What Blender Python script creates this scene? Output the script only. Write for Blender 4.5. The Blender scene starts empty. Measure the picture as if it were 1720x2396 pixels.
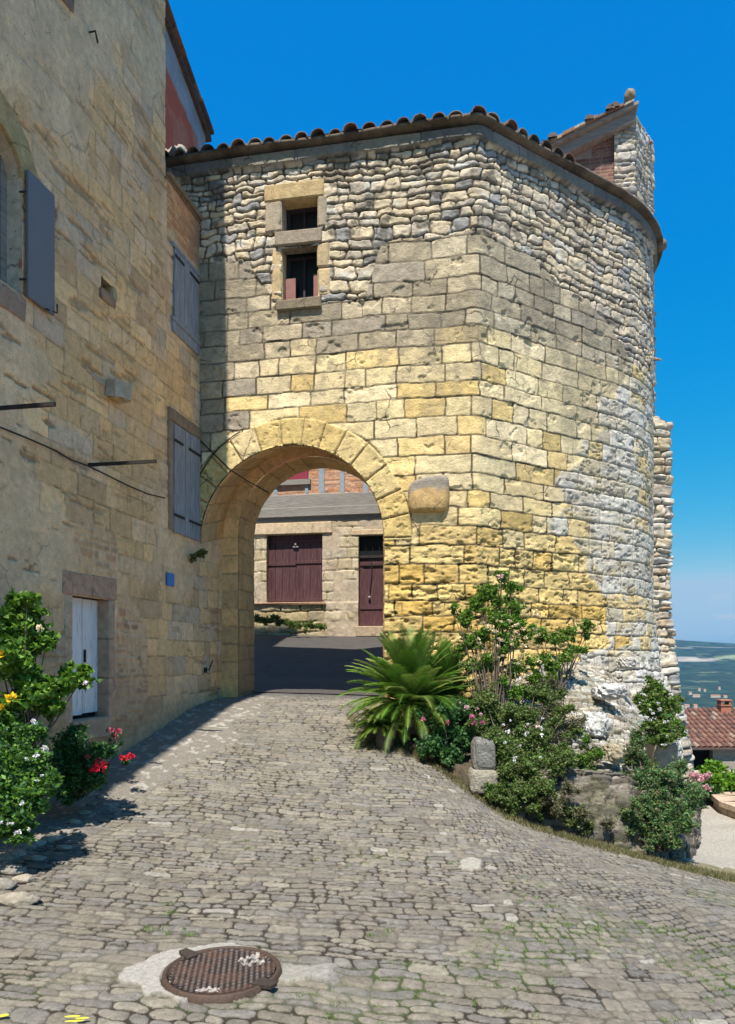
import bpy, math, random
import numpy as np
from mathutils import Vector
R_ = math.radians
rnd = random.Random(7)
rng = np.random.default_rng(7)
SC = bpy.context.scene
COLL = SC.collection

# ------------------------------------------------------------------ camera, light, exposure
F = 1700.0; CX = 860.0; HY = 1530.0            # focal length, centre column and horizon row of the 1720 x 2396 photo
cd = bpy.data.cameras.new('camera'); cam = bpy.data.objects.new('camera', cd); COLL.objects.link(cam)
cd.sensor_fit = 'HORIZONTAL'; cd.sensor_width = 36.0; cd.lens = 36.0 * F / 1720.0
cd.shift_y = (HY - 1198.0) / 1720.0
cd.clip_start = 0.05; cd.clip_end = 30000
cam.location = (0, 0, 0); cam.rotation_euler = (R_(90), 0, 0)
SC.camera = cam
SUN_EL, SUN_AZ = 61.0, 12.6
W = bpy.data.worlds.new("World"); SC.world = W; W.use_nodes = True
nt = W.node_tree; nt.nodes.clear()
sky = nt.nodes.new('ShaderNodeTexSky'); sky.sky_type = 'NISHITA'; sky.sun_disc = False
sky.sun_elevation = R_(SUN_EL); sky.sun_rotation = R_(180 + SUN_AZ); sky.air_density = 1.0; sky.dust_density = 0.25; sky.ozone_density = 2.2
hs = nt.nodes.new('ShaderNodeHueSaturation'); hs.inputs['Saturation'].default_value = 1.5
tm = nt.nodes.new('ShaderNodeMix'); tm.data_type = 'RGBA'; tm.blend_type = 'MULTIPLY'; tm.inputs[0].default_value = 1; tm.inputs[7].default_value = (.62, 1.08, 1.42, 1)
bg = nt.nodes.new('ShaderNodeBackground'); bg.inputs['Strength'].default_value = 0.10
wo = nt.nodes.new('ShaderNodeOutputWorld')
nt.links.new(sky.outputs[0], hs.inputs['Color']); nt.links.new(hs.outputs[0], tm.inputs[6]); nt.links.new(tm.outputs[2], bg.inputs['Color'])
sp = nt.nodes.new('ShaderNodeSeparateColor'); cbn = nt.nodes.new('ShaderNodeCombineColor'); nt.links.new(tm.outputs[2], sp.inputs[0])
for i_, (g_, k_, c_) in enumerate(((1.5, 2.3, .38), (.52, .63, .58), (.14, .76, .78))):
    q = sp.outputs[i_]
    for op, v in (('MULTIPLY', .146), ('POWER', g_), ('MULTIPLY', k_), ('MINIMUM', c_), ('MULTIPLY', 1/.146)):
        mn = nt.nodes.new('ShaderNodeMath'); mn.operation = op; nt.links.new(q, mn.inputs[0]); mn.inputs[1].default_value = v; q = mn.outputs[0]
    nt.links.new(q, cbn.inputs[i_])
tcw = nt.nodes.new('ShaderNodeTexCoord'); mpw = nt.nodes.new('ShaderNodeMapping'); mpw.inputs['Scale'].default_value = (9, 9, 34); nt.links.new(tcw.outputs['Generated'], mpw.inputs[0])
nw = nt.nodes.new('ShaderNodeTexNoise'); nw.inputs['Scale'].default_value = 1.6; nw.inputs['Detail'].default_value = 6; nt.links.new(mpw.outputs[0], nw.inputs['Vector'])
rw = nt.nodes.new('ShaderNodeMapRange'); rw.inputs['From Min'].default_value = .60; rw.inputs['From Max'].default_value = .74; nt.links.new(nw.outputs['Fac'], rw.inputs['Value'])
sz = nt.nodes.new('ShaderNodeSeparateXYZ'); nt.links.new(tcw.outputs['Generated'], sz.inputs[0])
rz = nt.nodes.new('ShaderNodeMapRange'); rz.inputs['From Min'].default_value = .16; rz.inputs['From Max'].default_value = .05; nt.links.new(sz.outputs['Z'], rz.inputs['Value'])
mw = nt.nodes.new('ShaderNodeMath'); mw.operation = 'MULTIPLY'; nt.links.new(rw.outputs[0], mw.inputs[0]); nt.links.new(rz.outputs[0], mw.inputs[1])
mw2 = nt.nodes.new('ShaderNodeMath'); mw2.operation = 'MULTIPLY'; nt.links.new(mw.outputs[0], mw2.inputs[0]); mw2.inputs[1].default_value = .6
xw = nt.nodes.new('ShaderNodeMix'); xw.data_type = 'RGBA'; nt.links.new(mw2.outputs[0], xw.inputs[0]); nt.links.new(cbn.outputs[0], xw.inputs[6]); xw.inputs[7].default_value = (4.2, 4.4, 5.0, 1)
nt.links.new(xw.outputs[2], bg.inputs['Color']); nt.links.new(bg.outputs[0], wo.inputs[0])
sd = bpy.data.lights.new('sun', 'SUN'); sd.energy = 5.0; sd.angle = R_(0.53); sd.color = (1.0, 0.95, 0.87)
sun = bpy.data.objects.new('sun', sd); COLL.objects.link(sun); sun.rotation_euler = (R_(90 - SUN_EL), 0, R_(-SUN_AZ))
SC.view_settings.view_transform = 'Standard'; SC.view_settings.look = 'None'; SC.view_settings.exposure = 0.55; SC.view_settings.gamma = 1
SC.render.engine = 'CYCLES'

# ------------------------------------------------------------------ the street frame: a = right along the gate front, s = into the gate, z = up (eye level 0)
F0 = np.array([-3.2, 13.79]); EA = np.array([0.9817, -0.1906]); ES = np.array([0.1906, 0.9817])
CA, CS = 5.770, -12.928                       # the camera in that frame
def G(a, s, z):
    a, s, z = np.broadcast_arrays(np.asarray(a, float), np.asarray(s, float), np.asarray(z, float))
    return np.stack([F0[0] + a*EA[0] + s*ES[0], F0[1] + a*EA[1] + s*ES[1], z], -1)
def ray(px, py):
    k = (px - CX)/F; m = (HY - py)/F
    return 0.9817*k - 0.1906, 0.1906*k + 0.9817, m
def on_a(px, py, a0=0.0):
    da, ds, m = ray(px, py); t = (a0 - CA)/da
    return CS + t*ds, t*m                      # s, z
def on_s(px, py, s0=0.0):
    da, ds, m = ray(px, py); t = (s0 - CS)/ds
    return CA + t*da, t*m                      # a, z
def at(px, py, Y): return ((px - CX)/F*Y, Y, (HY - py)/F*Y)

# ------------------------------------------------------------------ numeric noise
TAB = rng.random((256, 256)); T1 = rng.random(65536)
def hsh(i, seed=0): return T1[(np.asarray(i).astype(np.int64)*7919 + seed*104729) % 65536]
def vn(x, y, seed=0):
    x = np.asarray(x) + seed*17.31; y = np.asarray(y) + seed*9.77
    ix = np.floor(x).astype(int); iy = np.floor(y).astype(int); fx = x - ix; fy = y - iy
    fx = fx*fx*(3 - 2*fx); fy = fy*fy*(3 - 2*fy)
    a = TAB[ix & 255, iy & 255]; b = TAB[(ix+1) & 255, iy & 255]; c = TAB[ix & 255, (iy+1) & 255]; d = TAB[(ix+1) & 255, (iy+1) & 255]
    return (a*(1-fx) + b*fx)*(1-fy) + (c*(1-fx) + d*fx)*fy
def fbm(x, y, o=4, seed=0, g=0.5):
    s = 0; amp = 1; t = 0
    for i in range(o):
        s = s + amp*vn(x*2**i, y*2**i, seed + i*3); t += amp; amp *= g
    return s/t
def sst(x, a, b):
    t = np.clip((x - a)/(b - a), 0, 1); return t*t*(3 - 2*t)
def voro(x, y, jit=0.8, brick=0.5, seed=0):
    ix = np.floor(x).astype(int); iy = np.floor(y).astype(int)
    f1 = np.full(x.shape, 9.0); f2 = np.full(x.shape, 9.0)
    p1x = np.zeros(x.shape); p1y = np.zeros(x.shape); p2x = np.zeros(x.shape); p2y = np.zeros(x.shape); idd = np.zeros(x.shape, np.int64)
    for dj in (-1, 0, 1):
        for di in (-2, -1, 0, 1):
            jx = ix + di; jy = iy + dj
            h = jx*73 + jy*1931 + seed*77
            px = jx + 0.5 + brick*(jy & 1) + jit*(hsh(h, 1) - .5); py = jy + .5 + jit*(hsh(h, 2) - .5)*0.75
            d = (px - x)**2 + (py - y)**2
            c1 = d < f1; c2 = (~c1) & (d < f2)
            f2 = np.where(c1, f1, np.where(c2, d, f2)); p2x = np.where(c1, p1x, np.where(c2, px, p2x)); p2y = np.where(c1, p1y, np.where(c2, py, p2y))
            f1 = np.where(c1, d, f1); p1x = np.where(c1, px, p1x); p1y = np.where(c1, py, p1y); idd = np.where(c1, h, idd)
    e = (f2 - f1)/(2*np.sqrt((p2x-p1x)**2 + (p2y-p1y)**2) + 1e-6)
    return e, idd, x - p1x, y - p1y
def ashlar(u, z, zs, wmin, wmax, seed=0, wave=0.02, rr=0.05):
    zs = np.asarray(zs)
    zz = z + wave*(2*fbm(u*0.9, z*0.25, 2, seed) - 1) + 0.35*wave*(2*vn(u*6, z*3, seed+5) - 1)
    uu = u + 0.35*wave*(2*vn(u*4, z*7, seed+6) - 1)
    ci = np.clip(np.searchsorted(zs, zz) - 1, 0, len(zs) - 2)
    dz = np.minimum(zz - zs[ci], zs[ci+1] - zz); dx = np.zeros_like(u); ident = np.zeros(u.shape, np.int64); uc = np.zeros_like(u); zc = .5*(zs[ci] + zs[ci+1])
    r = random.Random(seed*31 + 5); umin, umax = float(u.min()) - 1, float(u.max()) + 1
    for c in range(len(zs) - 1):
        b = [umin - r.random()*wmax]
        while b[-1] < umax: b.append(b[-1] + r.uniform(wmin, wmax))
        b = np.array(b); m = ci == c
        if not m.any(): continue
        x = uu[m]; k = np.clip(np.searchsorted(b, x) - 1, 0, len(b) - 2)
        dx[m] = np.minimum(x - b[k], b[k+1] - x); ident[m] = c*997 + k; uc[m] = .5*(b[k] + b[k+1])
    d = np.minimum(dx, dz)
    q = (dx < rr) & (dz < rr)
    d = np.where(q, rr - np.sqrt((rr - dx)**2 + (rr - dz)**2), d)
    return d, ident, uc, zc
def bedded(u, z, seed, h0=.09, h1=.24, w0=.14, w1=.55, wave=.06, warp=.05):
    U = u + warp*(2*fbm(u*4, z*4, 3, seed+1) - 1); Z = z + warp*.8*(2*fbm(u*4+7, z*4, 3, seed+2) - 1) + wave*.6*np.sin(u*1.3 + seed)
    r = random.Random(seed); zs = [float(z.min()) - 1]
    while zs[-1] < float(z.max()) + 1: zs.append(zs[-1] + (r.uniform(h0, h1) if r.random() < .7 else r.uniform(h0*.7, h0*1.2)))
    zs = np.array(zs); d, idd, uc, zc = ashlar(U, Z, zs, w0, w1, seed, wave, .045)
    ci = np.clip(np.searchsorted(zs, Z) - 1, 0, len(zs) - 2); hgt = zs[ci+1] - zs[ci]
    sp = (hsh(idd, 3) > .80) & (hgt > h0*1.5); m = zc + (hsh(idd, 4) - .5)*.3*hgt + .12*(U - uc)*(hsh(idd, 6) - .5)
    sd_ = np.where(sp, np.abs(Z - m), 9.0); idd = np.where(sp & (Z > m), idd + 400009, idd)
    return np.minimum(d, sd_), idd, U - uc, Z - zc
def pick(r, pal):
    pal = np.array(pal); return pal[np.clip((r*len(pal)).astype(int), 0, len(pal)-1)]
def mixc(c1, c2, t): return c1*(1 - t[..., None]) + np.asarray(c2)*t[..., None]
def courses(z0, z1, h0, h1, seed):
    r = random.Random(seed); z = [z0]
    while z[-1] < z1: z.append(z[-1] + r.uniform(h0, h1))
    return z

# ------------------------------------------------------------------ objects
WL = {}
def thing(name, label, cat, loc, group=None, kind=None):
    o = bpy.data.objects.new(name, None); COLL.objects.link(o); o.location = tuple(float(v) for v in loc); o.empty_display_size = 0.2
    WL[o.name] = np.array(o.location); o['label'] = label; o['category'] = cat
    if group: o['group'] = group
    if kind: o['kind'] = kind
    return o
def tag(o, label, cat, group=None):
    o['label'] = label; o['category'] = cat
    if group: o['group'] = group
    return o
def mk(name, V, Fc, mat, parent=None, col=None, smooth=False, label=None):
    """one mesh object from world-space vertices"""
    V = np.asarray(V, float).reshape(-1, 3)
    org = np.array([(V[:, 0].min()+V[:, 0].max())/2, (V[:, 1].min()+V[:, 1].max())/2, V[:, 2].min()])
    me = bpy.data.meshes.new(name)
    if isinstance(Fc, np.ndarray):
        nf, k = Fc.shape
        me.vertices.add(len(V)); me.vertices.foreach_set('co', (V - org).astype(np.float32).ravel())
        me.loops.add(nf*k); me.loops.foreach_set('vertex_index', Fc.astype(np.int32).ravel())
        me.polygons.add(nf); me.polygons.foreach_set('loop_start', np.arange(0, nf*k, k, dtype=np.int32))
        me.update(calc_edges=True)
    else:
        me.from_pydata((V - org).tolist(), [], Fc); me.update()
    me.validate()
    if smooth: me.polygons.foreach_set('use_smooth', np.ones(len(me.polygons), bool))
    if col is not None:
        at_ = me.color_attributes.new('Col', 'FLOAT_COLOR', 'POINT')
        c = np.ones((len(V), 4), np.float32); c[:, :3] = np.clip(np.asarray(col).reshape(-1, 3), 0, 1); at_.data.foreach_set('color', c.ravel())
    me.materials.append(mat)
    o = bpy.data.objects.new(name, me); COLL.objects.link(o)
    base = np.zeros(3)
    if parent is not None: o.parent = parent; base = WL[parent.name]
    o.location = tuple(org - base); WL[o.name] = org
    if label: o['label'] = label
    return o
def gridfaces(n, m, keep=None):
    i, j = np.meshgrid(np.arange(n-1), np.arange(m-1), indexing='ij')
    f = np.stack([i*m + j, (i+1)*m + j, (i+1)*m + j + 1, i*m + j + 1], -1).reshape(-1, 4)
    if keep is not None: f = f[keep.reshape(-1)]
    return f
class MB:
    def __init__(s): s.v = []; s.f = []; s.c = []
    def add(s, V, Fc, col=None):
        n = len(s.v); V = [tuple(float(x) for x in p) for p in V]; s.v += V; s.f += [tuple(int(i) + n for i in q) for q in Fc]
        s.c += [tuple(col) if col is not None else (1, 1, 1)]*len(V); return s
    def hexa(s, P, col=None):                  # P: 8 points, bottom four ccw then top four
        return s.add(P, [(3, 2, 1, 0), (4, 5, 6, 7), (0, 1, 5, 4), (1, 2, 6, 5), (2, 3, 7, 6), (3, 0, 4, 7)], col)
    def gbox(s, a0, a1, s0, s1, z0, z1, col=None, jit=0.0, ch=0.0):
        """chamfered box in the street frame"""
        if ch <= 0:
            P = [(a0, s0, z0), (a1, s0, z0), (a1, s1, z0), (a0, s1, z0), (a0, s0, z1), (a1, s0, z1), (a1, s1, z1), (a0, s1, z1)]
            P = [tuple(c + rnd.uniform(-jit, jit) for c in p) for p in P]
            return s.hexa([G(*p) for p in P], col)
        c = min(ch, .45*abs(a1-a0), .45*abs(s1-s0), .45*abs(z1-z0)); V = []; idx = {}
        lo = (a0, s0, z0); hi = (a1, s1, z1)
        for ix in (0, 1):
            for iy in (0, 1):
                for iz in (0, 1):
                    j = [rnd.uniform(-jit, jit) for _ in range(3)]
                    for ax in range(3):
                        p = []
                        for d, b in enumerate((ix, iy, iz)):
                            e = lo[d] if b == 0 else hi[d]; q = c if b == 0 else -c
                            p.append(e + (0 if d == ax else q) + j[d])
                        idx[(ix, iy, iz, ax)] = len(V); V.append(G(*p))
        Fc = []
        for ax in range(3):
            o1, o2 = [d for d in range(3) if d != ax]
            for b in (0, 1):
                q = []
                for (p1, p2) in ((0, 0), (1, 0), (1, 1), (0, 1)):
                    k = [0, 0, 0]; k[ax] = b; k[o1] = p1; k[o2] = p2; q.append(idx[(*k, ax)])
                Fc.append(tuple(q))
        for ax in range(3):                    # edges along ax
            o1, o2 = [d for d in range(3) if d != ax]
            for b1 in (0, 1):
                for b2 in (0, 1):
                    k0 = [0, 0, 0]; k1 = [0, 0, 0]; k0[o1] = k1[o1] = b1; k0[o2] = k1[o2] = b2; k1[ax] = 1
                    Fc.append((idx[(*k0, o1)], idx[(*k1, o1)], idx[(*k1, o2)], idx[(*k0, o2)]))
        for ix in (0, 1):
            for iy in (0, 1):
                for iz in (0, 1): Fc.append(tuple(idx[(ix, iy, iz, ax)] for ax in range(3)))
        return s.add(V, Fc, col)
    def tube(s, pts, rad, n=8, col=None, cap=True):
        pts = [Vector([float(c) for c in p]) for p in pts]; rad = [rad]*len(pts) if not hasattr(rad, '__len__') else rad
        V = []
        for i, p in enumerate(pts):
            t = (pts[min(i+1, len(pts)-1)] - pts[max(i-1, 0)]).normalized()
            x = t.orthogonal().normalized() if i == 0 else (x - t*x.dot(t)).normalized()
            y = t.cross(x)
            for k in range(n):
                an = 2*math.pi*k/n; V.append(p + (x*math.cos(an) + y*math.sin(an))*rad[i])
        Fc = [(i*n+k, i*n+(k+1) % n, (i+1)*n+(k+1) % n, (i+1)*n+k) for i in range(len(pts)-1) for k in range(n)]
        if cap: Fc += [tuple(range(n))[::-1], tuple(range((len(pts)-1)*n, len(pts)*n))]
        return s.add(V, Fc, col)
    def build(s, name, mat, parent=None, smooth=False, label=None, bevel=0):
        o = mk(name, np.array(s.v), s.f, mat, parent, np.array(s.c), smooth, label)
        return o

# ------------------------------------------------------------------ materials
def mat(name, base=(1, 1, 1), rough=.9, cracks=0, attr=False, var=.25, scale=8, bump=.3, bscale=40, bdist=.01, spots=None, stretch=(1, 1, 1), metal=0, trans=0, spec=.3):
    m = bpy.data.materials.new(name); m.use_nodes = True; t = m.node_tree; n = t.nodes; l = t.links; n.clear()
    out = n.new('ShaderNodeOutputMaterial'); p = n.new('ShaderNodeBsdfPrincipled')
    p.inputs['Roughness'].default_value = rough; p.inputs['Metallic'].default_value = metal; p.inputs['Specular IOR Level'].default_value = spec
    tc = n.new('ShaderNodeTexCoord'); mp = n.new('ShaderNodeMapping'); mp.inputs['Scale'].default_value = stretch
    l.new(tc.outputs['Object'], mp.inputs[0])
    nz = n.new('ShaderNodeTexNoise'); nz.inputs['Scale'].default_value = scale; nz.inputs['Detail'].default_value = 7; nz.inputs['Roughness'].default_value = .62; l.new(mp.outputs[0], nz.inputs['Vector'])
    mr = n.new('ShaderNodeMapRange'); mr.inputs['From Min'].default_value = .25; mr.inputs['From Max'].default_value = .75; mr.inputs['To Min'].default_value = 1 - var; mr.inputs['To Max'].default_value = 1 + var
    l.new(nz.outputs['Fac'], mr.inputs['Value'])
    mx = n.new('ShaderNodeVectorMath'); mx.operation = 'SCALE'
    if attr:
        ca = n.new('ShaderNodeVertexColor'); ca.layer_name = 'Col'; src = ca.outputs['Color']
        if base != (1, 1, 1):
            mm = n.new('ShaderNodeMix'); mm.data_type = 'RGBA'; mm.blend_type = 'MULTIPLY'; mm.inputs[0].default_value = 1; l.new(src, mm.inputs[6]); mm.inputs[7].default_value = (*base, 1); src = mm.outputs[2]
    else:
        rg = n.new('ShaderNodeRGB'); rg.outputs[0].default_value = (*base, 1); src = rg.outputs[0]
    l.new(src, mx.inputs[0]); l.new(mr.outputs[0], mx.inputs['Scale']); fin = mx.outputs[0]
    if spots:                                  # (colour, noise scale, threshold, softness)
        for (sc_, ss, th, sf) in spots:
            n2 = n.new('ShaderNodeTexNoise'); n2.inputs['Scale'].default_value = ss; n2.inputs['Detail'].default_value = 6; n2.inputs['Roughness'].default_value = .65; l.new(mp.outputs[0], n2.inputs['Vector'])
            m2 = n.new('ShaderNodeMapRange'); m2.inputs['From Min'].default_value = th; m2.inputs['From Max'].default_value = th + sf; l.new(n2.outputs['Fac'], m2.inputs['Value'])
            x2 = n.new('ShaderNodeMix'); x2.data_type = 'RGBA'; l.new(m2.outputs[0], x2.inputs[0]); l.new(fin, x2.inputs[6]); x2.inputs[7].default_value = (*sc_, 1); fin = x2.outputs[2]
    if cracks:
        nd = n.new('ShaderNodeTexNoise'); nd.inputs['Scale'].default_value = 5; nd.inputs['Detail'].default_value = 5; l.new(mp.outputs[0], nd.inputs['Vector'])
        sc1 = n.new('ShaderNodeVectorMath'); sc1.operation = 'SCALE'; sc1.inputs['Scale'].default_value = .16; l.new(nd.outputs['Color'], sc1.inputs[0])
        ad = n.new('ShaderNodeVectorMath'); ad.operation = 'ADD'; l.new(mp.outputs[0], ad.inputs[0]); l.new(sc1.outputs[0], ad.inputs[1])
        vo = n.new('ShaderNodeTexVoronoi'); vo.feature = 'DISTANCE_TO_EDGE'; vo.inputs['Scale'].default_value = 2.3; l.new(ad.outputs[0], vo.inputs['Vector'])
        m1 = n.new('ShaderNodeMapRange'); m1.inputs['From Min'].default_value = .012; m1.inputs['From Max'].default_value = .028; m1.inputs['To Min'].default_value = 1; m1.inputs['To Max'].default_value = 0; l.new(vo.outputs['Distance'], m1.inputs['Value'])
        n3 = n.new('ShaderNodeTexNoise'); n3.inputs['Scale'].default_value = 1.9; n3.inputs['Detail'].default_value = 4; l.new(mp.outputs[0], n3.inputs['Vector'])
        m3 = n.new('ShaderNodeMapRange'); m3.inputs['From Min'].default_value = .55; m3.inputs['From Max'].default_value = .62; l.new(n3.outputs['Fac'], m3.inputs['Value'])
        mu = n.new('ShaderNodeMath'); mu.operation = 'MULTIPLY'; l.new(m1.outputs[0], mu.inputs[0]); l.new(m3.outputs[0], mu.inputs[1])
        mu2 = n.new('ShaderNodeMath'); mu2.operation = 'MULTIPLY'; l.new(mu.outputs[0], mu2.inputs[0]); mu2.inputs[1].default_value = cracks
        x3 = n.new('ShaderNodeMix'); x3.data_type = 'RGBA'; l.new(mu2.outputs[0], x3.inputs[0]); l.new(fin, x3.inputs[6]); x3.inputs[7].default_value = (.06, .048, .03, 1); fin = x3.outputs[2]
    l.new(fin, p.inputs['Base Color'])
    if bump:
        nb = n.new('ShaderNodeTexNoise'); nb.inputs['Scale'].default_value = bscale; nb.inputs['Detail'].default_value = 8; nb.inputs['Roughness'].default_value = .65; l.new(mp.outputs[0], nb.inputs['Vector'])
        b = n.new('ShaderNodeBump'); b.inputs['Strength'].default_value = bump; b.inputs['Distance'].default_value = bdist; l.new(nb.outputs['Fac'], b.inputs['Height']); l.new(b.outputs[0], p.inputs['Normal'])
    if trans:
        tr = n.new('ShaderNodeBsdfTranslucent'); l.new(fin, tr.inputs['Color']); ms = n.new('ShaderNodeMixShader'); ms.inputs[0].default_value = trans
        l.new(p.outputs[0], ms.inputs[1]); l.new(tr.outputs[0], ms.inputs[2]); l.new(ms.outputs[0], out.inputs[0])
    else: l.new(p.outputs[0], out.inputs[0])
    return m
M = {}
M['masonry'] = mat('weathered_masonry', attr=True, var=.28, scale=11, bump=.85, bscale=34, bdist=.022, cracks=.8, spots=[((.10, .08, .05), 34, .64, .03), ((.09, .075, .05), 13, .70, .03), ((.66, .6, .5), 17, .70, .04)])
M['sidewall'] = mat('shaded_masonry', (2.0, 1.50, 1.10), attr=True, var=.24, scale=9, bump=.9, bscale=30, bdist=.03, cracks=.35, spots=[((.12, .10, .07), 26, .64, .04), ((.13, .11, .085), 60, .62, .03)])
M['paving'] = mat('paving_stone', attr=True, var=.32, scale=26, bump=1.0, bscale=70, bdist=.014, spots=[((.30, .27, .22), 55, .62, .05), ((.10, .085, .065), 48, .63, .04), ((.08, .07, .05), 17, .70, .03)])
M['stone'] = mat('dressed_stone', (1.18, 1.02, .84), attr=True, var=.34, scale=8, bump=.9, bscale=30, bdist=.02, cracks=.6, spots=[((.12, .11, .09), 18, .62, .05), ((.5, .47, .4), 14, .68, .05)])
M['bank'] = mat('lichened_rock', attr=True, var=.3, scale=16, bump=.9, bscale=26, bdist=.04)
M['asphalt'] = mat('asphalt', (.075, .066, .058), .85, var=.15, scale=3, bump=.4, bscale=180, bdist=.006, spots=[((.16, .15, .13), 90, .66, .05)])
M['tile'] = mat('canal_tile', attr=True, var=.35, scale=9, bump=.6, bscale=50, bdist=.01, spots=[((.05, .045, .04), 14, .55, .1), ((.34, .32, .26), 20, .66, .04)])
M['oldwood'] = mat('weathered_wood', (.27, .27, .285), .8, var=.55, scale=5, bump=.5, bscale=22, bdist=.006, stretch=(9, 9, .6))
M['whitewood'] = mat('white_painted_wood', (.74, .70, .68), .6, var=.2, scale=5, bump=.4, bscale=22, bdist=.004, stretch=(9, 9, .6), spots=[((.25, .15, .10), 4, .58, .10)])
M['maroon'] = mat('maroon_painted_wood', (.085, .034, .036), .55, var=.3, scale=5, bump=.35, bscale=20, bdist=.004, stretch=(8, 8, .5), spots=[((.15, .08, .075), 5, .52, .15)])
M['beam'] = mat('grey_oak_beam', (.26, .235, .2), .85, var=.35, scale=5, bump=.7, bscale=18, bdist=.012, stretch=(.7, .7, 8))
M['greyshutter'] = mat('grey_blue_paint', (.15, .155, .165), .5, var=.06, scale=3, bump=.08, bscale=60)
M['iron'] = mat('rusty_iron', (.028, .022, .02), .7, var=.4, scale=30, bump=.5, bscale=90, bdist=.003, spots=[((.09, .045, .03), 24, .58, .08)])
M['castiron'] = mat('rusted_cast_iron', attr=True, rough=.65, var=.35, scale=40, bump=.6, bscale=120, bdist=.003, metal=.2)
M['glass'] = mat('dark_glass', (.012, .014, .016), .35, var=.1, bump=0, spec=.25)
M['dark'] = mat('dark_interior', (.012, .011, .01), .9, var=.1, bump=0)
M['leaf'] = mat('leaf', attr=True, rough=.5, var=.2, scale=20, bump=0, trans=.28, spec=.35)
M['petal'] = mat('petal', attr=True, rough=.7, var=.1, scale=20, bump=0, trans=.2)
M['bark'] = mat('bark', (.13, .10, .075), .9, var=.35, scale=30, bump=.7, bscale=60, bdist=.01)
M['redwall'] = mat('red_render', (.30, .075, .045), .9, var=.2, scale=4, bump=.4, bscale=25, bdist=.01, spots=[((.33, .14, .1), 3, .6, .1)])
M['greywall'] = mat('grey_render', (.30, .285, .28), .9, var=.18, scale=4, bump=.4, bscale=30, bdist=.01)
M['brick'] = mat('old_brick', attr=True, var=.25, scale=12, bump=.5, bscale=40, bdist=.012)
M['blue'] = mat('blue_enamel', (.012, .13, .42), .35, var=.05, bump=0)
M['yellow'] = mat('yellow_paint', (.6, .55, .06), .7, var=.25, scale=30, bump=.2)
M['wire'] = mat('cable', (.018, .015, .014), .6, var=.1, bump=0)
M['terrain'] = mat('countryside', attr=True, var=.7, scale=.011, bump=0, spots=[((.10, .12, .05), .006, .60, .04), ((.006, .014, .008), .03, .60, .05)])
M['pot'] = mat('terracotta', (.38, .13, .07), .8, var=.2, scale=20, bump=.3)
M['pale'] = mat('pale_render', (.55, .5, .42), .9, var=.12, scale=5, bump=.2)

# ------------------------------------------------------------------ lie of the land
_ry = np.array([-60, 7.0, 8.6, 9.9, 11.9, 13.0, 13.8, 15.9, 17.5, 19.5, 22, 24, 30, 60]); _rz = np.array([-2.05, -2.05, -1.94, -1.70, -1.34, -1.10, -.95, -.80, -.55, -.05, .50, .62, .8, .9])
def gz(X, Y):
    X = np.asarray(X, float); Y = np.asarray(Y, float)
    rl = np.interp(Y, _ry, _rz)
    w = sst(X, .35, 2.3)*(Y < 40)
    w = np.where(Y > 12.5, np.minimum(w, 1)*sst(X, 1.0, 3.0), w)
    z = rl*(1 - w) + (-2.05)*w
    z = z - .27*np.clip(X - 1.35, 0, 3.8)*np.clip((Y - 3)/6.5, 0, 1)*np.where(Y > 12.5, w, 1)
    z = np.maximum(z, -3.05)
    return z + .02*(fbm(X*.6, Y*.6, 2, 3) - .5)*2

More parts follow.
